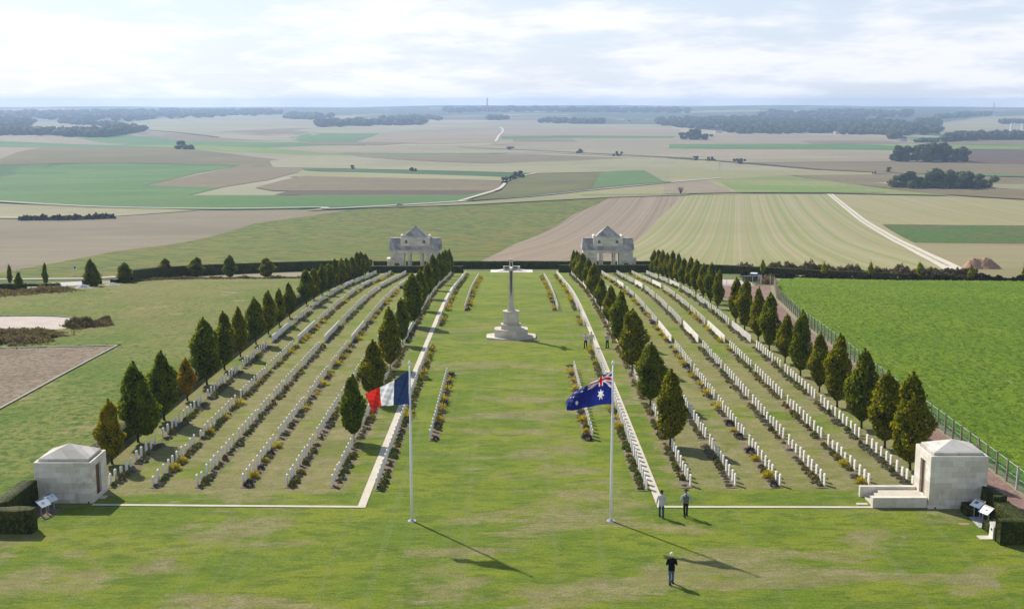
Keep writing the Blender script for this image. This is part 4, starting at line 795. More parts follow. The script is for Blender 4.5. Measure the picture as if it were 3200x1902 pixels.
Vs = []; Fs = []; Ms = []; off = 0; mid = {k: i for i, k in enumerate(['lavender', 'yellow', 'greenplant', 'greyplant', 'rust'])}
for x, y, kind, s, num, nm, v, rz in plants[300:]:
    pv, pf, pm = FARV[kind][v % 2]; c_, s_ = math.cos(rz) * s, math.sin(rz) * s
    Vs.append(np.column_stack([pv[:, 0] * c_ - pv[:, 1] * s_ + x, pv[:, 0] * s_ + pv[:, 1] * c_ + y, pv[:, 2] * s + gz(x, y) + .03])); Fs.append(pf + off); off += len(pv)
    Ms.append(np.where(pm > 0, 5, mid[KMAT[kind]]))
me = np_mesh('bedding_plants', np.concatenate(Vs), np.concatenate(Fs), np.concatenate(Ms))
for k in ('lavender', 'yellow', 'greenplant', 'greyplant', 'rust', 'flower'): me.materials.append(M[k])
tag(link('bedding_plants', me), 'mixed bedding plants in the farther headstone beds', None, 'plants in the headstone beds', 'stuff')

# ------------------------------------------------------------------ stone paths (kerbs let into the lawn)
for s in (-1, 1):
    drape('stone_path', [(s * 9.3, 73.55), (s * 9.82, 73.55), (s * 9.82, 244.5), (s * 9.3, 244.5)], M['path_stone'], .045)
    drape('stone_path', [(s * 9.82, 73.2), (s * 9.82, 73.55), (s * 26.9, 73.96 if s < 0 else 73.42), (s * 26.9, 73.62 if s < 0 else 73.08)], M['path_stone'], .045)
    drape('stone_path', [(s * 9.3, 73.2), (s * 9.82, 73.2), (s * 9.82, 73.55), (s * 9.3, 73.55)], M['path_stone'], .045)
drape('stone_path', [(-9.9, 247.6), (9.9, 247.6), (9.9, 248.4), (-9.9, 248.4)], M['path_stone'], .03)
def slab(name, x0, x1, y0, y1, mat, h=.05):
    b = MB(); z = gz(x0, y0); b.add([(x, y, gz(x, y) + dz - z) for dz in (-.1, h) for x, y in ((x0, y0), (x1, y0), (x1, y1), (x0, y1))], [(0, 3, 2, 1), (4, 5, 6, 7), (0, 1, 5, 4), (1, 2, 6, 5), (2, 3, 7, 6), (3, 0, 4, 7)])
    return b.build(name, mat, None, (0, 0, z))
tag(slab('stone_slab', 27.6, 28.35, 67.3, 67.95, M['path_stone']), 'pale stone slab set in the lawn before the white stone box', 'paving slab')
tag(slab('stone_slab', -26.93, -26.52, 75.1, 75.7, M['path_stone']), 'small stone slab at the door of the left shelter', 'paving slab')
tag(slab('stone_slab', 22.2, 22.9, 73.8, 74.15, M['path_stone']), 'pale stone slab at the foot of the terrace steps', 'paving slab')
drape('gravel_patch', [(28.3, 69.4), (29.2, 69.4), (29.2, 71.45), (28.45, 71.45)], M['gravel_white'], .03)
drape('gravel_patch', [(-30.4, 70.4), (-28.6, 71.6), (-28.6, 73.3), (-30.4, 73.6)], M['earth_parcel'], .02)
M['brick'] = plain('worn_brick', (.33, .2, .13), .9, .1, .25, 8)
drape('brick_patch', [(27.35, 69.9), (28.0, 69.9), (28.0, 70.3), (27.35, 70.3)], M['brick'], .02)
drape('kerb', [(-44.15, 97), (-43.9, 97), (-43.9, 131.5), (-44.15, 131.5)], M['concrete'], .12)
drape('kerb', [(-44.15, 131.2), (-70, 128.0), (-70, 128.35), (-44.15, 131.5)], M['concrete'], .12)
ov = [(-72, 153.8), (-67.7, 154), (-61.8, 154.3), (-58.1, 153.4), (-55.5, 151.4), (-54.2, 148.6), (-53.4, 145.2), (-55, 143.2)]
drape('kerb', ribbon(dense(ov, 4), .22), M['concrete'], .14)

# ------------------------------------------------------------------ stone shelters
def shelter(x0, x1, y0, y1, H, apex, door, side, label, zb=0.0):
    cx, cy = (x0 + x1) / 2, (y0 + y1) / 2; z0 = min(gz(x0, y0), gz(x0, y1)) - .05
    t = thing('stone_shelter', label, 'building', (cx, cy, z0)); W, D = (x1 - x0) / 2, (y1 - y0) / 2; h = H - z0
    dx = -W if side < 0 else W; dy0, dy1, dz0, dz1 = door[0] - cy, door[1] - cy, door[2] - z0, door[3] - z0
    b = MB()   # walls with the door opening left free, hollow inside
    th = .13; e = -dx / abs(dx)
    b.box(-W, W, -D, -D + th, 0, h); b.box(-W, W, D - th, D, 0, h)
    ox0, ox1 = (-dx - th, -dx) if dx < 0 else (-dx, -dx + th)
    b.box(min(-dx, -dx + (-e) * 0), max(-dx, -dx), -D + th, D - th, 0, h) if False else b.box(ox0, ox1, -D + th, D - th, 0, h)
    ix0, ix1 = (dx, dx + th) if dx < 0 else (dx - th, dx)
    b.box(ix0, ix1, -D + th, dy0, 0, h); b.box(ix0, ix1, dy1, D - th, 0, h); b.box(ix0, ix1, dy0, dy1, dz1, h); b.box(ix0, ix1, dy0, dy1, 0, dz0)
    b.box(-W + th, W - th, -D + th, D - th, 0, dz0)
    b.build('wall', M['ashlar'], t)
    b = MB(); p = .035; b.box(-W - p, W + p, -D - p, -D, -.05, .42); b.box(-W - p, -W, -D, D, -.05, .42) ; b.box(W, W + p, -D, D, -.05, .42 if side > 0 or True else .3); b.box(-W - p, W + p, D, D + p, -.05, .42)
    if side: b.build('plinth', M['ashlar'], t)
    b = MB(); i = .24; zt = h + .0; b.box(-W + i, W - i, -D + i, D - i, zt - .35, zt + .17)
    a = apex - z0; zz_ = zt + .172
    b.add([(-W + i, -D + i, zz_), (W - i, -D + i, zz_), (W - i, D - i, zz_), (-W + i, D - i, zz_), (0, 0, a)], [(3, 2, 1, 0), (0, 1, 4), (1, 2, 4), (2, 3, 4), (3, 0, 4)])
    b.build('roof', M['roof_stone'], t)
    b = MB(); xf = dx * .985 if True else dx; fr = .07
    u0, u1 = (dx - .02, dx + .12) if dx < 0 else (dx - .12, dx + .02)
    b.box(u0, u1, dy0 + .003, dy0 + fr, dz0, dz1); b.box(u0, u1, dy1 - fr, dy1 - .003, dz0, dz1); b.box(u0, u1, dy0 + fr, dy1 - fr, dz1 - fr, dz1 - .003)
    dr_ = MB(); q0, q1 = (dx + .13, dx + .18) if dx < 0 else (dx - .18, dx - .13); dr_.box(q0, q1, dy0 + .01, dy1 - .01, dz0 + .003, dz1 - .01)
    d_ = dr_.build('door', M['brown_door'], t); b.build('frame', M['ashlar'], d_)
    k = MB(); vx = W - .33 if side < 0 or True else 0
    k.tube([(-W + .42 if side < 0 else W - .25, -D - .045, .17), (-W + .42 if side < 0 else W - .25, -D - .03, .17)], .06, 10)
    k.build('vent', M['bronze'], t)
    return t
shelter(-30.66, -27.0, 74.2, 77.15, 2.69, 3.56, (74.95, 76.05, .12, 2.35), 1, 'small square stone shelter with pyramid roof at the near left corner')
shelter(26.5, 30.12, 73.05, 75.98, 3.45, 4.18, (73.95, 74.95, .56, 2.95), -1, 'taller square stone shelter with pyramid roof beside the stepped terrace')
t = thing('stone_terrace', 'pale stone terrace with steps and parapets left of the right shelter', 'terrace', (23, 73.2, -.05))
MB().box(0, 3.46, 0, .36, 0, .74).build('parapet', M['ashlar'], t); MB().box(-.16, 3.46, 2.25, 2.58, 0, .74).build('parapet', M['ashlar'], t)
b = MB(); b.box(1.2, 3.46, .363, 2.247, 0, .56); b.build('platform', M['path_stone'], t)
b = MB()
for i in range(4): b.box(.08 + .28 * i, 1.197, .363, 2.247, .14 * i + (.0 if i == 0 else .003), .14 * (i + 1))
b.build('steps', M['path_stone'], t)
t = thing('stone_box', 'white stone box with sloping lid and small plaque beside the clipped hedge block', 'stone box', (28.55, 67.6, gz(28.5, 67.6)))
b = MB(); b.box(-.25, .25, -.3, .3, -.05, .78, .03, .03); b.build('body', M['white_stone'], t)
b = MB(); b.add([(-.24, -.29, .785), (.24, -.29, .785), (.24, .29, .785), (-.24, .29, .785), (-.24, .29, .93), (.24, .29, .93)], [(3, 2, 1, 0), (0, 1, 5, 4), (1, 2, 5), (0, 4, 3), (3, 4, 5, 2)]); b.build('lid', M['white_stone'], t)
b = MB(); b.box(-.262, -.248, -.12, .02, .52, .64); b.build('plaque', M['bronze'], t)

# tilted information boards
M['board'] = plain('board_white', (.72, .76, .78), .35, .4, .03, 2)
M['ink'] = plain('board_ink', (.05, .1, .09), .5, .3, .05); M['ink2'] = plain('board_print', (.30, .32, .36), .5, .3, .1); M['pic'] = plain('board_picture', (.12, .13, .25), .5, .3, .4, 30); M['tanband'] = plain('board_tan', (.35, .29, .2), .5, .3, .1)
def board(x, y, sgn, label, blocks, band, zc):
    z0 = gz(x, y); t = thing('information_board', label, 'sign', (x, y, z0), 0)
    wv = Vector((sgn * .37, .93, 0)).normalized(); dv = Vector((sgn * .484, -.192, -.37)).normalized(); nv = wv.cross(dv).normalized(); nv = nv if nv.z > 0 else -nv
    c = Vector((0, 0, zc))
    def pt(u, v, o): return c + wv * (u - .5) * .80 + dv * (v - .5) * .64 + nv * o
    def quad(u0, u1, v0, v1, o0, o1):
        return [pt(u0, v0, o0), pt(u1, v0, o0), pt(u1, v1, o0), pt(u0, v1, o0), pt(u0, v0, o1), pt(u1, v0, o1), pt(u1, v1, o1), pt(u0, v1, o1)], [(3, 2, 1, 0), (4, 5, 6, 7), (0, 1, 5, 4), (1, 2, 6, 5), (2, 3, 7, 6), (3, 0, 4, 7)]
    pn = MB().add(*quad(0, 1, 0, 1, -.02, .0)).build('panel', M['board'], t)
    MB().add(*quad(.03, .97, .02, .13 if sgn > 0 else .2, .002, .004)).build('header', M[band], pn)
    for i, (u0, u1, v0, v1, mt) in enumerate(blocks):
        q = MB()
        if mt == 'pic': q.add(*quad(u0, u1, v0, v1, .002, .004))
        else:
            nl = max(2, int((v1 - v0) / .045))
            for k in range(nl): q.add(*quad(u0, u1 - (.1 * (k % 3 == 2)), v0 + (v1 - v0) * k / nl, v0 + (v1 - v0) * (k + .5) / nl, .002, .004))
        q.build('picture' if mt == 'pic' else 'text_block', M[mt], pn)
    for e in (-.24, .24):
        p = wv * e; MB().box(p.x - .03, p.x + .03, p.y - .03, p.y + .03, -.1, zc + p.z - .03).build('post', M['galv'], t)
board(-29.24, 71.85, 1, 'left of two tilted white boards before the left shelter', [(.3, .6, .4, .7, 'ink2')], 'ink', .80)
board(-29.10, 72.72, 1, 'right of two tilted white boards before the left shelter', [(.1, .4, .3, .5, 'ink2'), (.6, .9, .3, .5, 'ink2')], 'ink', .84)
board(28.86, 71.2, -1, 'left tilted board with a photo panel before the right shelter', [(.45, .8, .3, .62, 'pic'), (.3, .42, .3, .5, 'ink2')], 'tanband', .98)
board(29.06, 70.35, -1, 'right tilted board with a tan header before the right shelter', [(.3, .55, .4, .6, 'pic'), (.35, .5, .7, .8, 'ink2')], 'tanband', .84)

# ------------------------------------------------------------------ great cross
X0, Y0 = -.03, 137.3; z0 = gz(0, 135.2) + .02
t = thing('memorial_cross', 'tall white stone cross with a black bronze sword on an octagonal stepped base', 'monument', (X0, Y0, z0))
def octo(wx, wy, fx, fy): return [(-fx, -wy), (fx, -wy), (wx, -fy), (wx, fy), (fx, wy), (-fx, wy), (-wx, fy), (-wx, -fy)]
for wx, wy, z_a, z_b in ((2.86, 2.1, -.25, .12), (1.93, 1.5, .12, .98), (1.17, 1.0, .98, 1.52)):
    MB().prism(octo(wx, wy, wx * .34, wy * .55), z_a, z_b).build('step', M['cross_stone'], t)
MB().prism(octo(.92, .72, .5, .36), 1.52, 1.62).prism(octo(.89, .69, .48, .34), 1.622, 2.98).prism(octo(.94, .74, .52, .38), 2.982, 3.06).build('pedestal', M['cross_stone'], t)
b = MB(); sp = lambda w_, d_: octo(w_, d_, w_ * .55, d_ * .55)
b.prism(sp(.47, .40), 3.062, 3.2, sp(.45, .38)); b.prism(sp(.45, .38), 3.2, 3.75, sp(.31, .26)); b.prism(sp(.31, .26), 3.75, 8.1, sp(.235, .2)); b.prism(sp(.235, .2), 8.1, 9.02, sp(.19, .17)); b.prism(sp(.24, .21), 9.021, 9.1)
b.build('shaft', M['cross_stone'], t)
b = MB(); b.box(-.62, .62, -.19, .19, 7.72, 8.12) ; 
b = MB(); zc = 8.08
for s in (-1, 1):
    b.add([(s * .2, -.16, 7.86), (s * .2, .16, 7.86), (s * .2, .16, 8.3), (s * .2, -.16, 8.3), (s * 1.35, -.13, 7.9), (s * 1.35, .13, 7.9), (s * 1.35, .13, 8.24), (s * 1.35, -.13, 8.24)], [(0, 1, 2, 3), (7, 6, 5, 4), (0, 4, 5, 1), (1, 5, 6, 2), (2, 6, 7, 3), (3, 7, 4, 0)])
# seen end-on the arms run away from the viewer
bb = MB(); bb.add([(y, x, z) for x, y, z in b.v], b.f); bb.build('arm', M['cross_stone'], t)
b = MB(); yb = -.36
b.add([(-.085, yb, 8.72), (.085, yb, 8.72), (.075, yb, 6.6), (.05, yb, 5.2), (0, yb + .06, 4.75), (-.05, yb, 5.2), (-.075, yb, 6.6)] + [(-.055, yb + .05, 8.72), (.055, yb + .05, 8.72), (.055, yb + .05, 6.6), (.03, yb + .05, 5.2), (0, yb + .08, 4.75), (-.03, yb + .05, 5.2), (-.055, yb + .05, 6.6)],
      [(0, 6, 5, 4, 3, 2, 1), (7, 8, 9, 10, 11, 12, 13)] + [(i, (i + 1) % 7, 7 + (i + 1) % 7, 7 + i) for i in range(7)])
b.box(-.52, .52, yb - .03, yb + .08, 7.86, 7.95); b.tube([(-.52, yb + .02, 7.905), (-.6, yb + .02, 7.905)], .065, 8); b.tube([(.52, yb + .02, 7.905), (.6, yb + .02, 7.905)], .065, 8); b.ball((0, yb + .02, 8.76), .085, 8)
b.build('sword', M['bronze'], t)

# altar-like stone at the far end of the lawn
t = thing('altar_stone', 'low pale stone altar with a grey recessed panel on a stepped platform', 'monument', (0.05, 250.4, gz(0, 248.5)))
b = MB(); b.box(-4.4, 4.4, -3.0, 1.2, -1.2, .10); b.build('platform', M['white_stone'], t)
b = MB(); b.box(-2.9, 2.9, -1.6, 1.0, .102, .18); b.box(-2.3, 2.3, -1.1, .9, .182, .26); b.build('steps', M['white_stone'], t)
b = MB(); b.box(-1.75, 1.75, -.4, .5, .262, .48); b.box(-1.75, -1.5, -.4, .5, .482, 1.0); b.box(1.3, 1.75, -.4, .5, .482, 1.0); b.box(-1.497, 1.297, .1, .5, .482, 1.0); b.build('block', M['cross_stone'], t)
MB().box(-1.45, 1.25, .05, .098, .52, .95).build('panel', M['dark_panel'], t)

# ------------------------------------------------------------------ gate houses
def gatehouse(cx, label, porch, y0=252.0):
    z0 = gz(cx, y0) - .1; t = thing('gate_house', label, 'building', (cx, y0 + 2.2, z0)); W = 5.25; D = 2.2
    b = MB(); H = 4.55; q = 2.35      # H eave, q half opening
    for s in (-1, 1):
        x0, x1 = sorted((s * q, s * W)); b.box(x0, x1, -D, D, -.4, H - .55)
    b.box(-W, W, -D, D, H - .548, H); b.build('wall', M['ashlar2'], t)
    b = MB(); b.box(-W - .12, W + .12, -D - .12, D + .12, H + .002, H + .14); b.box(-W - .05, W + .05, -D - .05, -D - .002, H - .62, H - .56); b.build('cornice', M['ashlar2'], t)
    for s in (-1, 1):
        for yy in (-D + .35, D - .35):
            c = MB(); c.box(s * 1.32 - .34, s * 1.32 + .34, yy - .34, yy + .34, -.4, .25) ; c.box(s * 1.32 - .27, s * 1.32 + .27, yy - .27, yy + .27, .252, H - .75); c.box(s * 1.32 - .34, s * 1.32 + .34, yy - .34, yy + .34, H - .748, H - .552); c.build('column', M['ashlar2'], t)
    # main roof: steep long slopes, gabled ends
    b = MB(); e = .3; zr = H + 2.5; z1 = H + .142
    b.add([(-W - e, -D - e, z1), (W + e, -D - e, z1), (W + e, D + e, z1), (-W - e, D + e, z1), (-W - .05, -.55, zr), (W + .05, -.55, zr), (W + .05, .55, zr), (-W - .05, .55, zr)],
          [(3, 2, 1, 0), (0, 1, 5, 4), (4, 5, 6, 7), (1, 2, 6, 5), (2, 3, 7, 6), (3, 0, 4, 7)])
    rf = b.build('roof', M['roof_dark'], t)
    b = MB(); a0, a1 = H + .9, H + 2.45; w2 = 3.1; d2 = 1.95
    b.box(-w2, w2, -d2, d2, a0, a1); at = b.build('attic', M['ashlar2'], t)
    b = MB(); b.box(-w2 - .1, w2 + .1, -d2 - .1, d2 + .1, a1 + .002, a1 + .2); b.build('cornice', M['ashlar2'], at)
    for s in (-1, 1): 
        g_ = MB(); g_.box(s * 1.88 - .26, s * 1.88 + .26, -d2 - .012, -d2 - .002, a1 - .95, a1 - .3); g_.build('window', M['dark_panel'], at)
    b = MB(); z2 = a1 + .202; b.add([(-w2 + .25, -d2 + .2, z2), (w2 - .25, -d2 + .2, z2), (w2 - .25, d2 - .2, z2), (-w2 + .25, d2 - .2, z2), (-.12, 0, z2 + 2.35), (.12, 0, z2 + 2.35)], [(3, 2, 1, 0), (0, 1, 5, 4), (1, 2, 5), (2, 3, 4, 5), (3, 0, 4)])
    b.build('pyramid_roof', M['roof_dark'], t)
    for s in (-1, 1):
        b = MB(); b.tube([(s * (w2 - .15), -d2 * .8, z2 + .22), (s * (w2 - .15), d2 * .8, z2 + .22)], .26, 12); b.build('scroll', M['ashlar2'], t)
    for s in (-1, 1):
        xc = s * 3.85; f = -D
        fr = MB(); fr.box(xc - .82, xc - .5, f - .14, f - .002, -.3, 1.9); fr.box(xc + .5, xc + .82, f - .14, f - .002, -.3, 1.9); fr.box(xc - .82, xc + .82, f - .14, f - .002, 1.902, 2.2); fr.box(xc - .95, xc + .95, f - .24, f - .002, 2.202, 2.38)
        d_ = MB().box(xc - .497, xc + .497, f - .05, f - .004, -.3, 1.897).build('door', M['brown_door'], t); fr.build('frame', M['ashlar2'], d_)
        wd = MB(); wd.box(xc - .5, xc + .5, f - .03, f - .003, 2.75, 3.75); w_ = wd.build('blind_window', M['ashlar2'], t)
        MB().box(xc - .6, xc + .6, f - .12, f - .034, 2.62, 2.748).build('sill', M['ashlar2'], w_)
    b = MB(); s = porch; xs = sorted((s * (W + .002), s * (W + .85)))
    b.box(xs[0], xs[1], -1.3, 1.3, 2.15, 2.55); b.box(xs[0] - (.1 if s < 0 else 0), xs[1] + (.1 if s > 0 else 0), -1.4, 1.4, 2.552, 2.7)
    xo = s * (W + .62)
    for yy in (-1.1, 1.1): b.box(xo - .17, xo + .17, yy - .17, yy + .17, -.4, 2.148)
    b.build('porch', M['ashlar2'], t)
    return t
gatehouse(-20.35, 'left stone gate house with steep stained roof behind the black hedge', -1)
gatehouse(20.45, 'right stone gate house with steep stained roof behind the black hedge', 1)

# ------------------------------------------------------------------ flags
def poly_interp(P, u):
    """P list of (u,x,y,z)"""
    a = np.array(P); return [float(np.interp(u, a[:, 0], a[:, k])) for k in (1, 2, 3)]
def smooth_curve(P, n=60):
    us = np.linspace(0, 1, n + 1); a = np.array(P)
    # gentle smoothing of a polyline
    o = np.stack([np.interp(us, a[:, 0], a[:, k]) for k in (1, 2, 3)], 1)
    for _ in range(14): o[1:-1] = .25 * o[:-2] + .5 * o[1:-1] + .25 * o[2:]
    return o
def flag(pole_x, y, zt, zb, top, bot, colfn, comp, nm, label, nu=150, nv=76, dep=.8):
    T = smooth_curve(top, nu); B = smooth_curve(bot, nu); vs = []; fs = []
    for i in range(nu + 1):
        u = i / nu
        for j in range(nv + 1):
            v = j / nv; q = v ** (1 + comp * u); p = T[i] * (1 - q) + B[i] * q
            wave = (.10 * math.sin(u * 9 + v * 1.6 + .4) + .05 * math.sin(u * 19 - v * 4)) * min(1, u * 4) + .03 * math.sin(v * 7 + u * 12)
            fold = dep * u * (1 - v) ** 2
            wave += .018 * math.sin(v * 23 + u * 31 + 2 * math.sin(u * 7)) * min(1, u * 6) + .012 * math.sin(u * 47 - v * 13)
            vs.append((p[0], wave + fold + .25 * u * u * math.sin(v * 3), p[2]))
    cols = []
    for i in range(nu):
        for j in range(nv):
            a = i * (nv + 1) + j; fs.append((a, a + nv + 1, a + nv + 2, a + 1)); cols.append(colfn((i + .5) / nu, (j + .5) / nv))
    me = bpy.data.meshes.new('flag'); me.from_pydata(vs, [], fs); me.polygons.foreach_set('use_smooth', [True] * len(fs))
    at = me.color_attributes.new('pattern', 'FLOAT_COLOR', 'CORNER'); at.data.foreach_set('color', np.repeat(np.array([(*c, 1) for c in cols], dtype=np.float32), 4, axis=0).ravel())
    m, nt, bs = new_mat('flag_cloth'); ca = nt.nodes.new('ShaderNodeVertexColor'); ca.layer_name = 'pattern'; nt.links.new(ca.outputs[0], bs.inputs['Base Color']); bs.inputs['Roughness'].default_value = .6
    tr = nt.nodes.new('ShaderNodeBsdfTranslucent'); nt.links.new(ca.outputs[0], tr.inputs[0]); ms = nt.nodes.new('ShaderNodeMixShader'); ms.inputs[0].default_value = .42
    nt.links.new(bs.outputs[0], ms.inputs[1]); nt.links.new(tr.outputs[0], ms.inputs[2]); nt.links.new(ms.outputs[0], nt.nodes['Material Output'].inputs[0])
    o = link(nm, me, m, None, (pole_x, y, gz(pole_x, y))); return tag(o, label, 'flag')
S_ = 1 / 50.2 / 6.183   # metres per picked unit on the flag plane (used only to size the cloth)
NAVY = (.018, .035, .10); WHT = (.80, .80, .82); RED = (.62, .03, .02); BLUE = (.012, .022, .20); RED2 = (.55, .02, .03)
fr_top = [(0, 0, 0, 9.45), (.33, -.86, 0, 8.88), (.66, -1.76, 0, 8.40), (1, -2.70, 0, 7.97)]
fr_bot = [(0, 0, 0, 7.38), (.33, -.94, 0, 7.36), (.66, -1.70, 0, 7.24), (.8, -1.94, 0, 7.20), (1, -2.22, 0, 6.85)]
flag(-6.2, 70.7, 0, 0, fr_top, fr_bot, lambda u, v: NAVY if u < 1 / 3 else WHT if u < 2 / 3 else RED, .0, 'tricolour_flag', 'blue white and red flag flying from the left pole', dep=.3)
def star(u, v, cu, cv, r, n=7):
    x, y = (u - cu) * 2, v - cv; d = math.hypot(x, y)
    if d > r: return False
    a = (math.atan2(x, -y) % (2 * math.pi / n)); a = min(a, 2 * math.pi / n - a); inner = r * .46
    # edge between outer tip (angle 0) and inner notch (angle pi/n)
    px, py = r, 0; qx, qy = inner * math.cos(math.pi / n), inner * math.sin(math.pi / n); X, Y = d * math.cos(a), d * math.sin(a)
    return (qx - px) * (Y - py) - (qy - py) * (X - px) > 0
def aus(u, v):
    if u < .5 and v < .5:
        x, y = u * 4 - 1, v * 4 - 1     # -1..1
        X, Y = x * 2, y                  # 2:1 jack
        if abs(X) < .2 or abs(Y) < .2: return RED2
        if abs(X) < .34 or abs(Y) < .34: return WHT
        d1 = (X - 2 * Y) / 5 ** .5; d2 = (X + 2 * Y) / 5 ** .5
        for d, s in ((d1, 1), (d2, -1)):
            if abs(d) < .2:
                side = (X > 0) == (d < 0) if s > 0 else (X > 0) == (d > 0)
                return RED2 if .02 < (abs(d) if side else -abs(d)) < .13 else WHT
        return BLUE
    if star(u, v, .25, .75, .16): return WHT
    for cu, cv, r in ((.75, .83, .075), (.625, .44, .075), (.75, .17, .075), (.861, .39, .075)):
        if star(u, v, cu, cv, r): return WHT
    if star(u, v, .8, .54, .045, 5): return WHT
    return BLUE
au_top = [(0, 0, 0, 9.45), (.15, -.34, 0, 9.22), (.3, -.80, 0, 8.93), (.5, -1.45, 0, 8.50), (.65, -1.85, 0, 8.22), (.8, -2.30, 0, 7.85), (.93, -2.62, 0, 7.52), (1, -2.72, 0, 7.30)]
au_bot = [(0, 0, 0, 7.38), (.2, -.50, 0, 7.40), (.38, -1.02, 0, 7.33), (.55, -1.42, 0, 7.16), (.75, -2.05, 0, 7.04), (.92, -2.50, 0, 7.00), (1, -2.70, 0, 7.02)]
flag(6.06, 70.7, 0, 0, au_top, au_bot, aus, 2.6, 'blue_ensign_flag', 'dark blue flag with union cross and white stars flying from the right pole', 220, 120, .9)
for x, lb, dx in ((-6.13, 'white flagpole on the left of the lawn, carrying the tricolour', 0), (6.13, 'white flagpole on the right of the lawn, carrying the blue starred flag', 0)):
    t = thing('flagpole', lb, 'flagpole', (x, 70.7, gz(x, 70.7)), 0, 'white flagpoles on the lawn')
    MB().tube([(0, 0, -.1), (0, 0, 2), (0, 0, 9.85)], [.09, .085, .05], 14).build('pole', M['white_paint'], t, smooth=True)
    MB().tube([(0, 0, 9.85), (0, 0, 9.88), (0, 0, 9.95), (0, 0, 10.02), (0, 0, 10.12)], [.055, .10, .11, .07, .01], 12).build('finial', M['white_paint'], t, smooth=True)
    MB().tube([(0, 0, -.02), (0, 0, .03)], .26, 20).tube([(0, 0, .031), (0, 0, .09)], .14, 16).build('base_plate', M['galv'], t)
    MB().box(.086, .13, -.03, .03, 6.3, 6.62).build('cleat', M['galv'], t)

# ------------------------------------------------------------------ fence and gate on the right
t = thing('wire_fence', 'green wire mesh fence with concrete posts between gravel track and crop', 'fence', (0, 0, 0))
ys = []; y = 60.5
while y < 199.6: ys.append(y); y += 1.85 if y < 170 else 1.6
ys.append(199.6); pm = MB(); pm.box(-.055, .055, -.055, .055, -.2, 1.62, .008, .008); PMsh = pm.mesh('post'); PMsh.materials.append(M['post'])
PM2 = pm.mesh('post'); PM2.materials.append(M['post_new'])
st = MB(); st.add([(-.04, -.04, 1.35), (.04, -.04, 1.35), (.04, .04, 1.35), (-.04, .04, 1.35), (-.04, -.75, -.1), (.04, -.75, -.1), (.04, -.67, -.1), (-.04, -.67, -.1)], [(0, 1, 2, 3), (7, 6, 5, 4), (0, 4, 5, 1), (1, 5, 6, 2), (2, 6, 7, 3), (3, 7, 4, 0)])
STm = st.mesh('brace'); STm.materials.append(M['post'])
for i, y in enumerate(ys):
    x = fence_x(y); p = link('post', PM2 if i in (9, 5, 21) else PMsh, None, t, (x, y, gz(x, y)), random.gauss(0, .1)); p.rotation_euler[1] = random.gauss(0, .015)
    if i in (13, 27, 45, 60):
        link('brace', STm, None, t, (x, y - .06, gz(x, y))); link('brace', STm, None, t, (x, y + .06, gz(x, y)), math.pi)
m, nt, bs = new_mat('green_netting'); bs.inputs['Base Color'].default_value = (.045, .16, .10, 1)
tr = nt.nodes.new('ShaderNodeBsdfTransparent'); ms = nt.nodes.new('ShaderNodeMixShader'); ms.inputs[0].default_value = .30
nt.links.new(tr.outputs[0], ms.inputs[1]); nt.links.new(bs.outputs[0], ms.inputs[2]); nt.links.new(ms.outputs[0], nt.nodes['Material Output'].inputs[0])
b = MB()
for i in range(len(ys) - 1):
    a, c = ys[i], ys[i + 1]; xa, xc = fence_x(a) + .06, fence_x(c) + .06; b.add([(xa, a, gz(xa, a) + .02), (xc, c, gz(xc, c) + .02), (xc, c, gz(xc, c) + 1.5), (xa, a, gz(xa, a) + 1.5)], [(0, 1, 2, 3)])
b.build('netting', m, t)
b = MB(); b.tube([(fence_x(y) + .06, y, gz(fence_x(y), y) + 1.5) for y in ys], .012, 4); b.tube([(fence_x(y) + .06, y, gz(fence_x(y), y) + .75) for y in ys], .008, 4); b.build('wire', M['galv'], t)
gx0, gx1, gy = 35.0, 42.3, 201.0; z0 = gz(40, gy)
t = thing('steel_gate', 'galvanised steel gate across the far end of the red gravel track', 'gate', (gx0, gy, z0)); Wg = gx1 - gx0
b = MB(); b.box(-.15, .15, -.08, .08, -.2, 1.75); b.box(Wg - .1, Wg + .1, -.08, .08, -.2, 1.8); b.box(Wg + 1.5, Wg + 1.62, -.06, .06, -.2, 1.6); b.build('gate_post', M['galv'], t)
b = MB(); b.box(.153, Wg - .103, -.03, .03, 1.55, 1.62); b.box(.153, Wg - .103, -.03, .03, .08, .16)
for k in range(1, 5): b.box(Wg * k / 5 - .03, Wg * k / 5 + .03, -.028, .028, .163, 1.547)
b.build('gate_frame', M['galv'], t)
b = MB()
for k in range(36): b.tube([(.2 + (Wg - .35) * k / 35, .0, .16), (.2 + (Wg - .35) * k / 35, .0, 1.55)], .009, 4)
b.build('gate_bars', M['galv'], t)

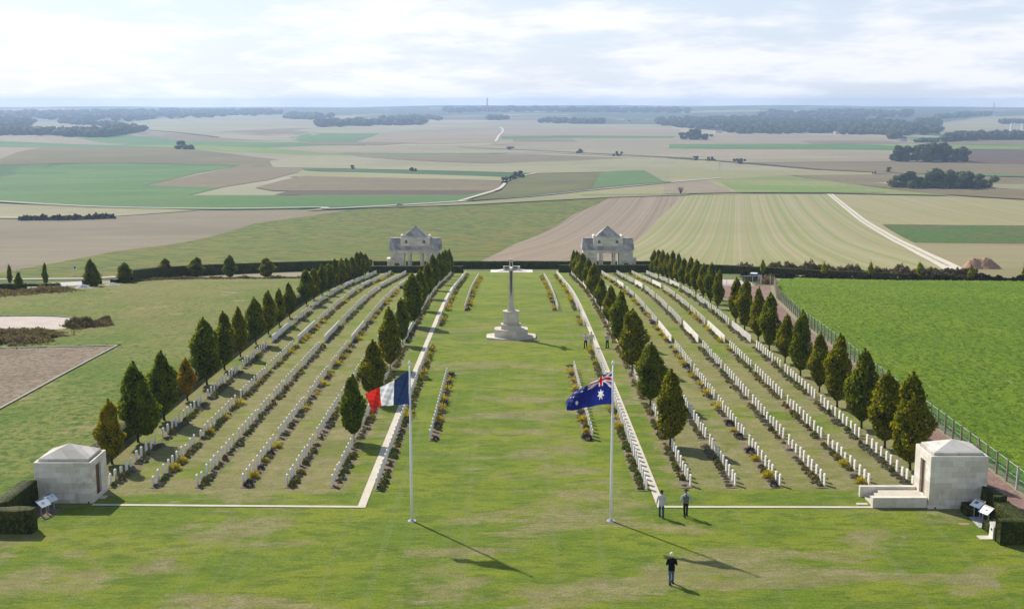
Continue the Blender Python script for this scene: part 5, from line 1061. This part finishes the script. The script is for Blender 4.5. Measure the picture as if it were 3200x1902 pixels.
# ------------------------------------------------------------------ vehicles
M['car_white'] = plain('white_car_paint', (.7, .73, .76), .25, .6, .02); M['car_blue'] = plain('silver_blue_paint', (.42, .5, .58), .25, .6, .02); M['glass'] = plain('dark_glass', (.02, .03, .035), .08, .8, .02)
M['rubber'] = plain('tyre_rubber', (.015, .015, .015), .8); M['rim'] = plain('wheel_rim', (.4, .4, .4), .3, .5, .02, 1, .6); M['lamp'] = plain('lamp_glass', (.7, .7, .65), .2, .6); M['tail'] = plain('tail_red', (.4, .01, .01), .3, .5)
def car(x, y, rz, label, mat, scale=1.0, name='parked_car', wag=0):
    t = thing(name, label, 'car', (x, y, gz(x, y) + .07), rz)
    pr = [(-2.1, .35), (-2.12, .8), (-1.95, .95), (-1.2 + wag * .0, 1.0), (1.1, .98), (1.95, .82), (2.1, .6), (2.08, .35)]
    b = MB(); n = len(pr)
    lay = [(-.86, 0), (-.80, 0), (.80, 0), (.86, 0)]; 
    b.add([(u, -.82, v) for u, v in pr] + [(u, .82, v) for u, v in pr], [tuple(range(n)), tuple(range(2 * n - 1, n - 1, -1))] + [(i, n + i, n + (i + 1) % n, (i + 1) % n) for i in range(n)])
    b.build('body', mat, t)
    c0, c1, c2, c3 = -1.95 - wag * .05, -1.3 - wag * .5, .35, 1.05
    b = MB(); b.add([(c0, -.76, .96), (c3, -.76, .975), (c3, .76, .975), (c0, .76, .96), (c1, -.62, 1.42), (c2, -.62, 1.43), (c2, .62, 1.43), (c1, .62, 1.42)], [(4, 5, 6, 7), (0, 1, 5, 4), (1, 2, 6, 5), (2, 3, 7, 6), (3, 0, 4, 7)]); cb = b.build('cabin', M['glass'], t)
    MB().box(c1 + .02, c2 - .05, -.6, .6, 1.425, 1.47, .04, .05).build('roof', mat, t)
    for s in (-1, 1):
        for u in (-1.3, 1.3):
            w_ = MB().tube([(u, s * .70, .31), (u, s * .86, .31)], .31, 14).build('wheel', M['rubber'], t); MB().tube([(u, s * .861, .31), (u, s * .875, .31)], .19, 10).build('rim', M['rim'], w_)
        MB().box(2.02, 2.12, s * .62 - .14, s * .62 + .14, .62, .76).build('headlight', M['lamp'], t); MB().box(-2.14, -2.05, s * .66 - .1, s * .66 + .1, .68, .86).build('tail_light', M['tail'], t)
    t.scale = (scale,) * 3; return t
car(-71, 763, R(8), 'pale blue car on the far road left of centre', M['car_blue'], name='car')
bpy.data.objects['car'].location.z += 1.25
car(43.9, 214.8, R(70), 'white car half hidden behind the gate hedge', M['car_white'])
car(38.3, 236.0, R(10), 'white car seen between the trees behind the outer right row', M['car_white'])
car(220, 1583, R(20), 'tiny white car by the far hedge line on the right', M['car_white'], name='car')
t = thing('tractor', 'green tractor pulling a harrow across the far brown field', 'tractor', (368, 1221, gz(368, 1221) + .9), R(175))
M['tgreen'] = plain('tractor_green', (.05, .14, .07), .4, .4)
MB().box(.1, 2.4, -.45, .45, .9, 1.7, .05, .05).build('bonnet', M['tgreen'], t); MB().box(-1.3, .09, -.75, .75, .9, 2.0).build('body', M['tgreen'], t); MB().box(-1.2, .05, -.7, .7, 2.002, 2.9, .1, .06).build('cab', M['glass'], t)
for s in (-1, 1):
    w_ = MB().tube([(-.8, s * .8, .85), (-.8, s * 1.3, .85)], .85, 16).build('rear_wheel', M['rubber'], t); MB().tube([(-.8, s * 1.301, .85), (-.8, s * 1.33, .85)], .45, 10).build('rim', M['rim'], w_)
    MB().tube([(1.8, s * .65, .55), (1.8, s * 1.0, .55)], .55, 14).build('front_wheel', M['rubber'], t)
b = MB(); b.box(-5.2, -2.2, -2.4, 2.4, .5, .8)
for k in range(12): b.tube([(-2.6, -2.2 + .4 * k, .5), (-2.8, -2.2 + .4 * k, 0)], .05, 4); b.tube([(-4.6, -2.2 + .4 * k, .5), (-4.8, -2.2 + .4 * k, 0)], .05, 4)
b.box(-2.2, -1.31, -.1, .1, .6, .75); b.build('harrow', M['galv'], t)

# ------------------------------------------------------------------ mound, sign, small heaps
def heap(name, x, y, rx, ry, h, mat, label, seed, lumps=2, cat='mound'):
    rg = random.Random(seed); n = 56; vs = []; fs = []; z0 = gz(x, y)
    cs = [(rg.uniform(-.4, .4), rg.uniform(-.2, .2), rg.uniform(.75, 1)) for _ in range(lumps)] if lumps > 1 else [(0, 0, 1)]
    if name == 'earth_mound': cs = [(-.38, .05, .92), (-.2, .1, .93), (.0, 0, .85), (.16, -.05, .98), (.32, -.05, .8)]
    for i in range(n + 1):
        for j in range(n + 1):
            u, v = -1.1 + 2.2 * i / n, -1.1 + 2.2 * j / n
            e = max(max(0, k * (1.12 * math.exp(-3.0 * (((u - a) / (1 - abs(a) * .8)) ** 2 + ((v - b_) / .9) ** 2)) - .12)) for a, b_, k in cs)
            e = e * h * .92; nn = noise.noise(Vector((u * 7, v * 7, seed))) * .06 * h + noise.noise(Vector((u * 19, v * 19, seed))) * .05 * h
            X, Y = u * rx, v * ry; vs.append((X, Y, gz(x + X, y + Y) - z0 - .12 + e + (nn + .1 if e > .05 else 0)))
    for i in range(n):
        for j in range(n): a = i * (n + 1) + j; fs.append((a, a + n + 1, a + n + 2, a + 1))
    o = MB(); o.v = vs; o.f = fs; o.m = [0] * len(fs); return tag(o.build(name, mat, None, (x, y, z0), smooth=True), label, cat)
heap('earth_mound', 103.6, 262, 5.0, 3.4, 3.0, crop_mat('orange_earth', (.40, .25, .16), (.34, .21, .14), (.46, .31, .21), .5, 3, .9, .2), 'orange brown mound of rubble beside the chalk track', 5)
heap('gravel_heap', -69.4, 192.2, 2.1, 1.6, .8, M['gravel_white'], 'low pale grey heap below the broad conical tree', 8, 1, 'heap')
heap('gravel_heap', -67.3, 200.4, 2.2, 1.3, .55, M['gravel_white'], 'flat pale heap right of the broad conical tree', 9, 1, 'heap')
t = thing('road_sign', 'small blue and white road sign on a thin post behind the car park', 'sign', (-83.9, 228.6, gz(-83.9, 228.6)))
MB().tube([(0, 0, -.1), (0, 0, 2.2)], .04, 8).build('post', M['galv'], t)
q = MB().box(-.28, .28, -.03, -.01, 1.5, 2.3).build('panel', M['board'], t); MB().box(-.18, .18, -.036, -.032, 1.7, 2.1).build('symbol', plain('sign_blue', (.03, .08, .4), .4), q)

# ------------------------------------------------------------------ people
SKIN = plain('skin', (.45, .27, .2), .6, .3, .05)
def skin_mesh(name, verts, edges, radii, root=0, sub=1):
    me = bpy.data.meshes.new(name); me.from_pydata(verts, edges, []); o = bpy.data.objects.new(name, me); C.objects.link(o)
    md = o.modifiers.new('skin', 'SKIN'); md.use_smooth_shade = True
    for i, r in enumerate(radii):
        sv = me.skin_vertices[0].data[i]; sv.radius = r if isinstance(r, tuple) else (r, r); sv.use_root = (i == root)
    sb = o.modifiers.new('sub', 'SUBSURF'); sb.levels = sub; sb.render_levels = sub
    dg = bpy.context.evaluated_depsgraph_get(); dg.update(); m2 = bpy.data.meshes.new_from_object(o.evaluated_get(dg)); m2.name = name
    bpy.data.objects.remove(o); bpy.data.meshes.remove(me); return m2
def person(x, y, rz, label, top, trous, hair, shoe, pose, hat=None, sleeves=True, stout=1.0, long_top=0.0, extra=None, cat='person', female=False):
    """faces +y in its own frame before rz"""
    t_loc = (x, y, gz(x, y)); st = pose.get('stride', .0); lean = pose.get('lean', .0); hd = pose.get('head', (0, 0.03, 0))
    hip = Vector((0, 0, .92)); ch = Vector((0, .02 + lean * .5, 1.22)); nk = Vector((0, .03 + lean, 1.47)); hdv = nk + Vector((hd[0], .02 + hd[1], .125))
    sh = {s: Vector((s * .19 * stout, lean * .9, 1.40)) for s in (-1, 1)}
    el = {s: sh[s] + Vector(pose['elbow'][0 if s < 0 else 1]) for s in (-1, 1)}; wr = {s: el[s] + Vector(pose['wrist'][0 if s < 0 else 1]) for s in (-1, 1)}
    kn = {s: Vector((s * .10, st * s * .22 + .03, .50)) for s in (-1, 1)}; an = {s: Vector((s * .10, st * s * .36 - .02, .09 + (.05 if st * s < 0 else 0))) for s in (-1, 1)}
    hp = {s: Vector((s * .095, 0, .88)) for s in (-1, 1)}
    V = [hip, ch, nk, hdv, hdv + Vector((0, 0, .09))]; E = [(0, 1), (1, 2), (2, 3), (3, 4)]; Rd = [(.10, .07), (.10, .07), (.048, .048), (.06, .07), (.05, .06)]
    def chain(st_, pts, rs):
        a = st_
        for p, r in zip(pts, rs): V.append(p); Rd.append(r if isinstance(r, tuple) else (r, r)); E.append((a, len(V) - 1)); a = len(V) - 1
        return a
    ends = {}
    for s in (-1, 1):
        ends[s] = chain(1, [sh[s], el[s], wr[s]], [.042, .036, .028]); 
        a = chain(0, [hp[s], kn[s], an[s]], [.055, .045, .036]); chain(a, [an[s] + Vector((0, .13, -.05))], [.035])
        dv = (wr[s] - el[s]).normalized(); pal = chain(ends[s], [wr[s] + dv * .06], [(.034, .018)])
        sd = dv.cross(Vector((0, 0, 1)) if abs(dv.z) < .9 else Vector((1, 0, 0))).normalized(); cu = sd.cross(dv).normalized()
        for k, (o_, ln) in enumerate(((-.028, .075), (-.010, .085), (.009, .08), (.027, .062))):
            q0 = wr[s] + dv * .10 + sd * o_; chain(pal, [q0, q0 + dv * ln * .5 + cu * .008, q0 + dv * ln * .8 + cu * .028], [.0095, .009, .008])
        th = wr[s] + dv * .05 + sd * -.034 * s; chain(pal, [th, th + dv * .035 - sd * .02 * s + cu * .01], [.011, .009])
    me = skin_mesh('person', V, E, Rd); me.materials.append(SKIN)
    t = link('person', me, None, None, t_loc, rz); tag(t, label, cat)
    # face and ears grow from the head mesh: nose, brow, ears
    fb = MB(); hc = hdv + Vector((0, 0, .05)); fb.ball(hc, .098, 14, (.86, 1.0, 1.22)); fb.add([hc + Vector(p) for p in ((-.014, .09, -.01), (.014, .09, -.01), (0, .122, -.03), (0, .09, .03))], [(0, 1, 2), (1, 3, 2), (3, 0, 2)])
    for s in (-1, 1): fb.ball(hc + Vector((s * .085, -.005, -.01)), .022, 8, (.5, 1, 1.3)); 
    hm = fb.build('head', SKIN, t, smooth=True)
    ey = MB(); [ey.ball(hc + Vector((s * .032, .086, .012)), .010, 6) for s in (-1, 1)]; ey.add([hc + Vector(p) for p in ((-.026, .088, -.055), (.026, .088, -.055), (.02, .09, -.065), (-.02, .09, -.065))], [(0, 3, 2, 1)]); ey.build('eyes', M['bronze'], t)
    # clothing: lofted rings that follow the body
    def loft(b, rings, n=16):
        vs = []; fs = []
        for (cx, cy, cz, rx, ry) in rings:
            for k in range(n):
                a = 2 * math.pi * k / n; c_, s_ = math.cos(a), math.sin(a); q = (abs(c_) ** 2.4 + abs(s_) ** 2.4) ** (-1 / 2.4); vs.append((cx + rx * c_ * q, cy + ry * s_ * q, cz))
        for i in range(len(rings) - 1):
            for k in range(n): fs.append((i * n + k, i * n + (k + 1) % n, (i + 1) * n + (k + 1) % n, (i + 1) * n + k))
        fs += [tuple(range(n))[::-1], tuple(range((len(rings) - 1) * n, len(rings) * n))]; b.add(vs, fs)
    L_ = lambda z: lean * max(0, (z - .95)) / .5
    b = MB(); so = stout; bell = .03 * (stout > 1.15)
    loft(b, [(0, L_(z) + bell * (z < 1.3) * .5, z, rx * so, ry * so + bell * (.95 < z < 1.3)) for z, rx, ry in ((.90 - long_top, .172, .130), (.98, .166, .126), (1.10, .160, .122), (1.24, .176, .128), (1.34, .186, .122), (1.405, .172, .105), (1.45, .115, .082), (1.485, .062, .058))])
    for s in (-1, 1):
        p0 = Vector((s * .13 * so, L_(1.36), 1.375)); a_, e_, w_ = sh[s] + Vector((0, 0, -.03)), el[s], wr[s]
        if sleeves: b.tube([p0, a_, a_ * .5 + e_ * .5, e_, e_ * .5 + w_ * .5, w_ - (w_ - e_) * .04], [.060, .070, .061, .055, .050, .041], 12)
        else: b.tube([p0, a_, a_ * .5 + e_ * .5, a_ * .2 + e_ * .8], [.060, .070, .066, .062], 12)
    b.build('jacket' if sleeves else 'shirt', top, t, smooth=True)
    b = MB(); loft(b, [(0, 0, z, rx * so, ry * so) for z, rx, ry in ((.80, .135, .10), (.86, .160, .118), (.93, .164, .122), (1.0, .156, .116))])
    for s in (-1, 1):
        k_, f_ = kn[s], an[s]; h_ = Vector((s * .082 * so, 0, .90)); b.tube([h_, h_ * .6 + k_ * .4, k_, k_ * .5 + f_ * .5, f_ + Vector((0, 0, .0))], [.088 * so, .083 * so, .066, .062, .060], 12)
    b.build('trousers', trous, t, smooth=True)
    for s in (-1, 1):
        f = an[s]; b = MB(); lift = -.35 if st * s < 0 else 0; b.box(-.05, .05, -.09, .19, -.085, .02, .01, .01)
        o = b.build('shoe', shoe, t, tuple(f)); o.rotation_euler[0] = lift
    hb = MB(); hb.ball(hc + Vector((0, -.014, .014)), .106, 16, (.90, 1.0, 1.05))
    for i_, v in enumerate(hb.v):     # clear the face
        p = Vector(v) - hc
        if p.y > .045 and p.z < .06: q_ = hc + p * .80; hb.v[i_] = tuple(q_)
    if female: hb.tube([hc + Vector((0, -.09, .02)), hc + Vector((0, -.13, -.06)), hc + Vector((0, -.11, -.17))], [.035, .04, .015], 8)
    hb.build('hair', hair, t, smooth=True)
    if hat:
        h_ = MB(); h_.tube([hc + Vector((0, 0, .05)), hc + Vector((0, 0, .06))], [.205, .20], 18); h_.tube([hc + Vector((0, 0, .06)), hc + Vector((0, 0, .15)), hc + Vector((0, 0, .175))], [.112, .10, .06], 16); h_.build('hat', hat, t, smooth=True)
    if extra: extra(t, wr, hc, ch)
    return t
def cloth(n, c): return plain(n, c, .85, .1, .12, 6)
hang = dict(elbow=[(-.07, -.02, -.27), (.07, -.02, -.27)], wrist=[(-.03, .05, -.23), (.03, .05, -.23)])
person(9.32, 71.35, R(-5), 'woman in a long pale cardigan and blue jeans walking away from the viewer', cloth('pale_cardigan', (.48, .49, .52)), cloth('blue_jeans', (.03, .06, .14)), cloth('dark_hair', (.04, .03, .025)), M['bronze'], dict(stride=-.5, **hang), long_top=.13, female=True)
def vest(t, wr, hc, ch):
    b = MB(); n = 16; rg = ((.90, .182, .140), (.98, .176, .136), (1.10, .170, .132), (1.24, .184, .138), (1.33, .176, .130), (1.40, .120, .112), (1.455, .075, .088)); vs = []
    for z, rx, ry in rg:
        for k in range(n): a = 2 * math.pi * k / n; c_, s_ = math.cos(a), math.sin(a); q = (abs(c_) ** 2.4 + abs(s_) ** 2.4) ** (-1 / 2.4); vs.append((rx * 1.05 * c_ * q, ry * 1.05 * s_ * q, z))
    b.add(vs, [(i * n + k, i * n + (k + 1) % n, (i + 1) * n + (k + 1) % n, (i + 1) * n + k) for i in range(len(rg) - 1) for k in range(n)]); b.build('waistcoat', cloth('grey_waistcoat', (.14, .13, .115)), t, smooth=True)
person(10.85, 71.5, R(4), 'man in a wide brimmed hat and grey waistcoat over a pale blue shirt, walking away', cloth('pale_blue_shirt', (.38, .43, .50)), cloth('black_trousers', (.012, .012, .014)), cloth('grey_hair', (.2, .19, .17)), M['bronze'], dict(stride=.35, elbow=[(-.11, -.03, -.25), (.11, -.03, -.25)], wrist=[(-.05, .07, -.22), (.03, .07, -.22)]), hat=cloth('green_felt', (.10, .11, .08)), extra=vest, stout=1.05)
def phone(t, wr, hc, ch): MB().box(-.04, .04, .0, .012, -.07, .07).build('phone', M['bronze'], t, tuple((wr[-1] + wr[1]) / 2 + Vector((0, .08, .06))))
person(8.5, 60.45, R(3), 'white haired man in a black jacket and blue jeans looking down at his hands', cloth('black_jacket', (.008, .008, .010)), cloth('faded_jeans', (.07, .12, .21)), cloth('white_hair', (.75, .74, .70)), M['bronze'], dict(stride=.45, head=(0, .05, 0), elbow=[(-.06, -.05, -.27), (.06, -.05, -.27)], wrist=[(.12, .20, .02), (-.12, .20, .02)]), stout=1.06, long_top=.10, extra=phone)
person(8.2, 129.9, R(150), 'white haired person in a pink short sleeved shirt and black trousers by the right path', cloth('pink_shirt', (.60, .44, .55)), cloth('black_trousers2', (.012, .012, .014)), cloth('white_hair2', (.72, .71, .68)), M['bronze'], dict(stride=.2, head=(.02, .02, 0), elbow=[(-.06, -.08, -.25), (.06, -.08, -.25)], wrist=[(.1, -.12, -.14), (-.1, -.12, -.14)]), sleeves=False)
person(8.85, 130.6, R(170), 'stout person in a pale yellow jacket and beige trousers beside the right path', cloth('pale_yellow_jacket', (.60, .58, .42)), cloth('beige_trousers', (.50, .47, .42)), cloth('brown_grey_hair', (.22, .17, .13)), M['white_paint'], dict(stride=.1, **hang), stout=1.25)
def cam_(t, wr, hc, ch): MB().box(-.07, .07, -.03, .04, -.05, .05).tube([(0, .04, 0), (0, .10, 0)], .035, 10).build('camera', M['bronze'], t, tuple((wr[-1] + wr[1]) / 2 + Vector((0, .07, .03)))); MB().box(-.12, .12, -.2, -.13, 1.1, 1.45).build('backpack', M['bronze'], t)
person(10.6, 130.0, R(140), 'person in a pale grey jacket and black cap holding a camera under the trees', cloth('pale_grey_jacket', (.42, .44, .47)), cloth('black_trousers3', (.014, .014, .016)), cloth('black_cap', (.01, .01, .012)), M['bronze'], dict(stride=.15, elbow=[(-.09, .03, -.25), (.09, .03, -.25)], wrist=[(.12, .17, .08), (-.12, .17, .08)]), extra=cam_)
def small_person(x, y, label, c1, c2): return None

# ------------------------------------------------------------------ far trees and woods
def blob_tree(name, seed, n=900, h=1.0):
    """unit broadleaf crown made of leaf clumps gathered in several boughs"""
    rg = np.random.default_rng(seed); K = 11; cs = np.column_stack([rg.normal(0, .24, (K, 2)), rg.uniform(.22, .84, K)]); cs[:4, 2] = rg.uniform(.16, .3, 4); cs[:4, :2] *= 1.25; rs = rg.uniform(.16, .27, K)
    P = []; Nn = []
    for c, r in zip(cs, rs):
        m = n // K; d = rg.normal(size=(m, 3)); d /= np.linalg.norm(d, axis=1)[:, None]; P.append(c + d * r * rg.uniform(.8, 1.1, m)[:, None]); Nn.append(d)
    return leaf_quads(np.concatenate(P), np.concatenate(Nn), .075, .7, 1.3), (cs, rs)
BT = []
for s in range(4):
    (v, f), (cs, rs) = blob_tree('crown', 300 + s, 1500); hb = MB()
    for c, r in zip(cs, rs): hb.ball(c, r * .86, 8)
    hv = np.array([tuple(q) for q in hb.v]); hf = np.array(hb.f)
    me = np_mesh('crown', np.concatenate([v, hv]), np.concatenate([f, hf + len(v)]), np.concatenate([np.zeros(len(f)), np.ones(len(hf))])); me.materials.append(M['wood']); me.materials.append(M['wood']); BT.append(me)
tb = MB(); tb.tube([(0, 0, -.05), (0, 0, .3), (.02, 0, .6)], [.03, .022, .012], 6)
for k in range(5): a = k * 1.3; tb.tube([(0, 0, .25 + .05 * k), (.18 * math.cos(a), .18 * math.sin(a), .5 + .05 * k)], [.012, .006], 5)
TB = tb.mesh('trunk'); TB.materials.append(M['trunk'])
def broadleaf(x, y, h, wd, label, group, v, col=(1, 1, 1), lift=0, name='broadleaf_tree'):
    t = thing(name, label, 'tree', (x, y, gz(x, y) + lift - .2), random.uniform(0, 6), group)
    c = link('crown', BT[v % 4], None, t); c.scale = (wd, wd, h); c.color = (*col, 1); q = link('trunk', TB, None, t); q.scale = (h * .8, h * .8, h); return t
side = ['leftmost', 'second from the left', 'third from the left', 'fourth from the left', 'fifth from the left', 'sixth from the left', 'seventh from the left', 'eighth from the left', 'ninth from the left', 'tenth from the left', 'rightmost']
g1 = sorted([(475, 1483, 13), (486, 1500, 17), (497, 1480, 18), (508, 1505, 20), (518, 1484, 19), (529, 1500, 20), (540, 1482, 17), (551, 1500, 15), (560, 1486, 11)])
for i, (x, y, h) in enumerate(g1): broadleaf(x, y, h * 1.15, h * 1.35, 'dark green tree of the rounded far grove, %s' % (side[i] if i < 8 else 'rightmost'), 'trees of the rounded far grove', i, (.85, .95, .9), 1)
g2 = [(333, 1012, 10), (340, 1005, 12), (347, 1015, 9), (354, 1002, 12), (361, 1012, 14), (367, 1000, 13), (374, 1014, 13), (381, 1000, 12), (388, 1012, 11), (394, 1003, 10), (399, 1010, 7)]
for i, (x, y, h) in enumerate(g2): broadleaf(x - 3, y, h * 1.15, 14 + h * .2, 'green tree of the long low grove in the fields, %s' % side[i], 'trees of the long low grove', i + 1, [(1.1, 1.2, 1), (.8, .9, .9), (1.2, 1.25, 1.1)][i % 3], 1)
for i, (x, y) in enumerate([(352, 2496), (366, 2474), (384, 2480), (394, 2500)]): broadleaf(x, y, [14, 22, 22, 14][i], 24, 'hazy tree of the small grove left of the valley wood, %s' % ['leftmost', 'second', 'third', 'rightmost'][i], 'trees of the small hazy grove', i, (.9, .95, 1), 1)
bl = [(234, 1528, 5, 'wide bush beside the far hedge line'), (245, 1510, 3, 'smaller left bush of a close pair on the far hedge line'), (251, 1510, 5, 'right bush of a close pair on the far hedge line'), (271, 1441, 7, 'upright lone bush at the bend of the far hedge line'), (395, 1261, 5, 'round bush right of the tractor'),
      (105, 1831, 7, 'dark bush at the left end of the far hedge line'), (151, 1713, 6, 'bush in the middle of the far hedge line'), (-1, 1984, 6, 'tiny bush above the brown fields at centre'), (-175, 1325, 4, 'lone bush on the left green strip'), (-103, 1252, 4, 'low bush near the right of the left green strip'),
      (6, 1117, 6, 'largest bush above the winding chalk track'), (1, 1087, 4, 'middle bush above the winding chalk track'), (-5, 1018, 5, 'bush beside the bend of the chalk track'), (-2, 1069, 3, 'smallest bush above the winding chalk track'), (-503, 1860, 13, 'lone tree on the lime green field ridge'), (-490, 1849, 7, 'low bush beside the lone ridge tree')]
for i, (x, y, h, lb) in enumerate(bl):
    if h >= 10: broadleaf(x, y, h, h * 1.5, lb, None, i, (.8, .9, .8), .5)
    else:
        o = link('bush', BT[i % 4], None, None, (x, y, gz(x, y) + .7 - h * .16), i); o.scale = (h * 1.4, h * 1.4, h * 1.15); o.color = (.8, .9, .8, 1); tag(o, lb, 'bush')
# bare bush
t = thing('bare_bush', 'leafless branching bush on the field edge right of centre', 'bush', (128, 909, gz(128, 909) + .8)); b = MB()
for k in range(46):
    a = random.uniform(0, 6.28); s = random.uniform(.3, 1); p = Vector((0, 0, 0)); pts = [p]
    for j in range(4): p = p + Vector((math.cos(a) * s * .8, math.sin(a) * s * .8, 1.25)) + Vector([random.uniform(-.3, .3) for _ in range(3)]); pts.append(p)
    b.tube(pts, [.09, .07, .05, .04, .02], 4)
b.build('branches', M['trunk'], t)

def wood(i, h, n, pts, label):
    tris = tessellate_polygon([[Vector((x, y, 0)) for x, y in pts]]); A = []
    for t in tris: a, b, c = [Vector((*pts[k], 0)) for k in t]; A.append((b - a).cross(c - a).length / 2)
    A = np.array(A); rgm = random.Random(i); Vs = []; Fs = []; off = 0
    ico = MB(); ico.ball((0, 0, 0), 1, 8); iv = np.array(ico.v); jf = np.array(ico.f)
    for k in range(n):
        t = tris[rng.choice(len(tris), p=A / A.sum())]; u, v = sorted((rgm.random(), rgm.random())); P = [Vector((*pts[q], 0)) for q in t]; p = P[0] * u + P[1] * (v - u) + P[2] * (1 - v)
        d = p.y; r = h * rgm.uniform(.42, .7); hh = h * rgm.uniform(.75, 1.12)
        r *= (1.0 + d / 9000)
        w_ = iv * (r, r, hh * .5) * (1 + .22 * np.sin(iv[:, :1] * 5 + k) * np.cos(iv[:, 1:2] * 6 + k) + rng.normal(0, .07, (len(iv), 1))); Vs.append(w_ + (p.x, p.y, gz(p.x, p.y) + hh * .5)); Fs.append(jf + off); off += len(iv)
        m = 26 if d < 4500 else 10; dd = rng.normal(size=(m, 3)); dd[:, 2] = np.abs(dd[:, 2]); dd /= np.linalg.norm(dd, axis=1)[:, None]
        lv, lf = leaf_quads(dd * (r, r, hh * .5) * 1.02 + (p.x, p.y, gz(p.x, p.y) + hh * .52), dd, r * .38, .6, 1.2); Vs.append(lv); Fs.append(lf + off); off += len(lv)
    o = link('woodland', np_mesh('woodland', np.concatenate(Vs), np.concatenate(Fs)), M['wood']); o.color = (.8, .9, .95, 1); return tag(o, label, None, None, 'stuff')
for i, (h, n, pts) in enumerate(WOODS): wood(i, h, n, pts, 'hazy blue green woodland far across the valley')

# ------------------------------------------------------------------ towers and silos on the skyline
def ztop(x, y): return gz(x, y)
t = thing('telecom_tower', 'thin grey tower standing on the horizon above the cross', 'tower', (-119, 6000, gz(-119, 6000))); MB().tube([(0, 0, 0), (0, 0, 50), (0, 0, 64)], [3, 2.4, 2.2], 12).tube([(0, 0, 64), (0, 0, 70)], [4.5, 4.5], 12).tube([(0, 0, 70), (0, 0, 78)], [1.6, .8], 8).build('shaft', M['concrete'], t)
t = thing('lattice_mast', 'small dark mast above the wood on the far right horizon', 'tower', (2216, 5583, gz(2216, 5583))); MB().tube([(0, 0, 0), (0, 0, 48)], [4, 2.2], 4).tube([(0, 0, 48), (0, 0, 62)], [2, .8], 4).build('lattice', M['galv'], t)
for i, (x, y) in enumerate([(1178, 2856), (1186, 2855), (1194, 2832)]):
    t = thing('silo', '%s white silo at the far right edge of the fields' % ['left', 'middle', 'right'][i], 'silo', (x, y, gz(x, y)), 0, 'white silos at the far right')
    MB().tube([(0, 0, 0), (0, 0, 24)], 3.4, 16).build('drum', M['white_paint'], t); MB().tube([(0, 0, 24.01), (0, 0, 26.5)], [3.6, .4], 16).build('roof', M['galv'], t)

M['tile'] = plain('roof_tiles', (.16, .10, .08)); M['render_wall'] = plain('house_wall', (.6, .57, .5))
for i, (x, y, lb) in enumerate(HOUSES):
    t = thing('farmhouse', lb, 'house', (x, y, gz(x, y)), .3 * i, 'pale farmhouses among the far woods')
    MB().box(-9, 9, -5, 5, -1, 6).build('wall', M['render_wall'], t)
    MB().add([(-9.5, -5.5, 6.01), (9.5, -5.5, 6.01), (9.5, 5.5, 6.01), (-9.5, 5.5, 6.01), (-9.5, 0, 10.5), (9.5, 0, 10.5)], [(3, 2, 1, 0), (0, 1, 5, 4), (1, 2, 5), (2, 3, 4, 5), (3, 0, 4)]).build('roof', M['tile'], t)
# ------------------------------------------------------------------ haze
m = bpy.data.materials.new('haze'); m.use_nodes = True; nt = m.node_tree; nt.nodes.clear()
vo = nt.nodes.new('ShaderNodeOutputMaterial'); pv = nt.nodes.new('ShaderNodeVolumePrincipled'); pv.inputs['Density'].default_value = HAZE; pv.inputs['Color'].default_value = (.50, .67, .98, 1); pv.inputs['Anisotropy'].default_value = .25
nt.links.new(pv.outputs[0], vo.inputs['Volume'])
hz = MB().box(-9000, 9000, -120, 9600, -70, 46).build('haze', m); tag(hz, 'thin blue air over the far fields', None, None, 'stuff')
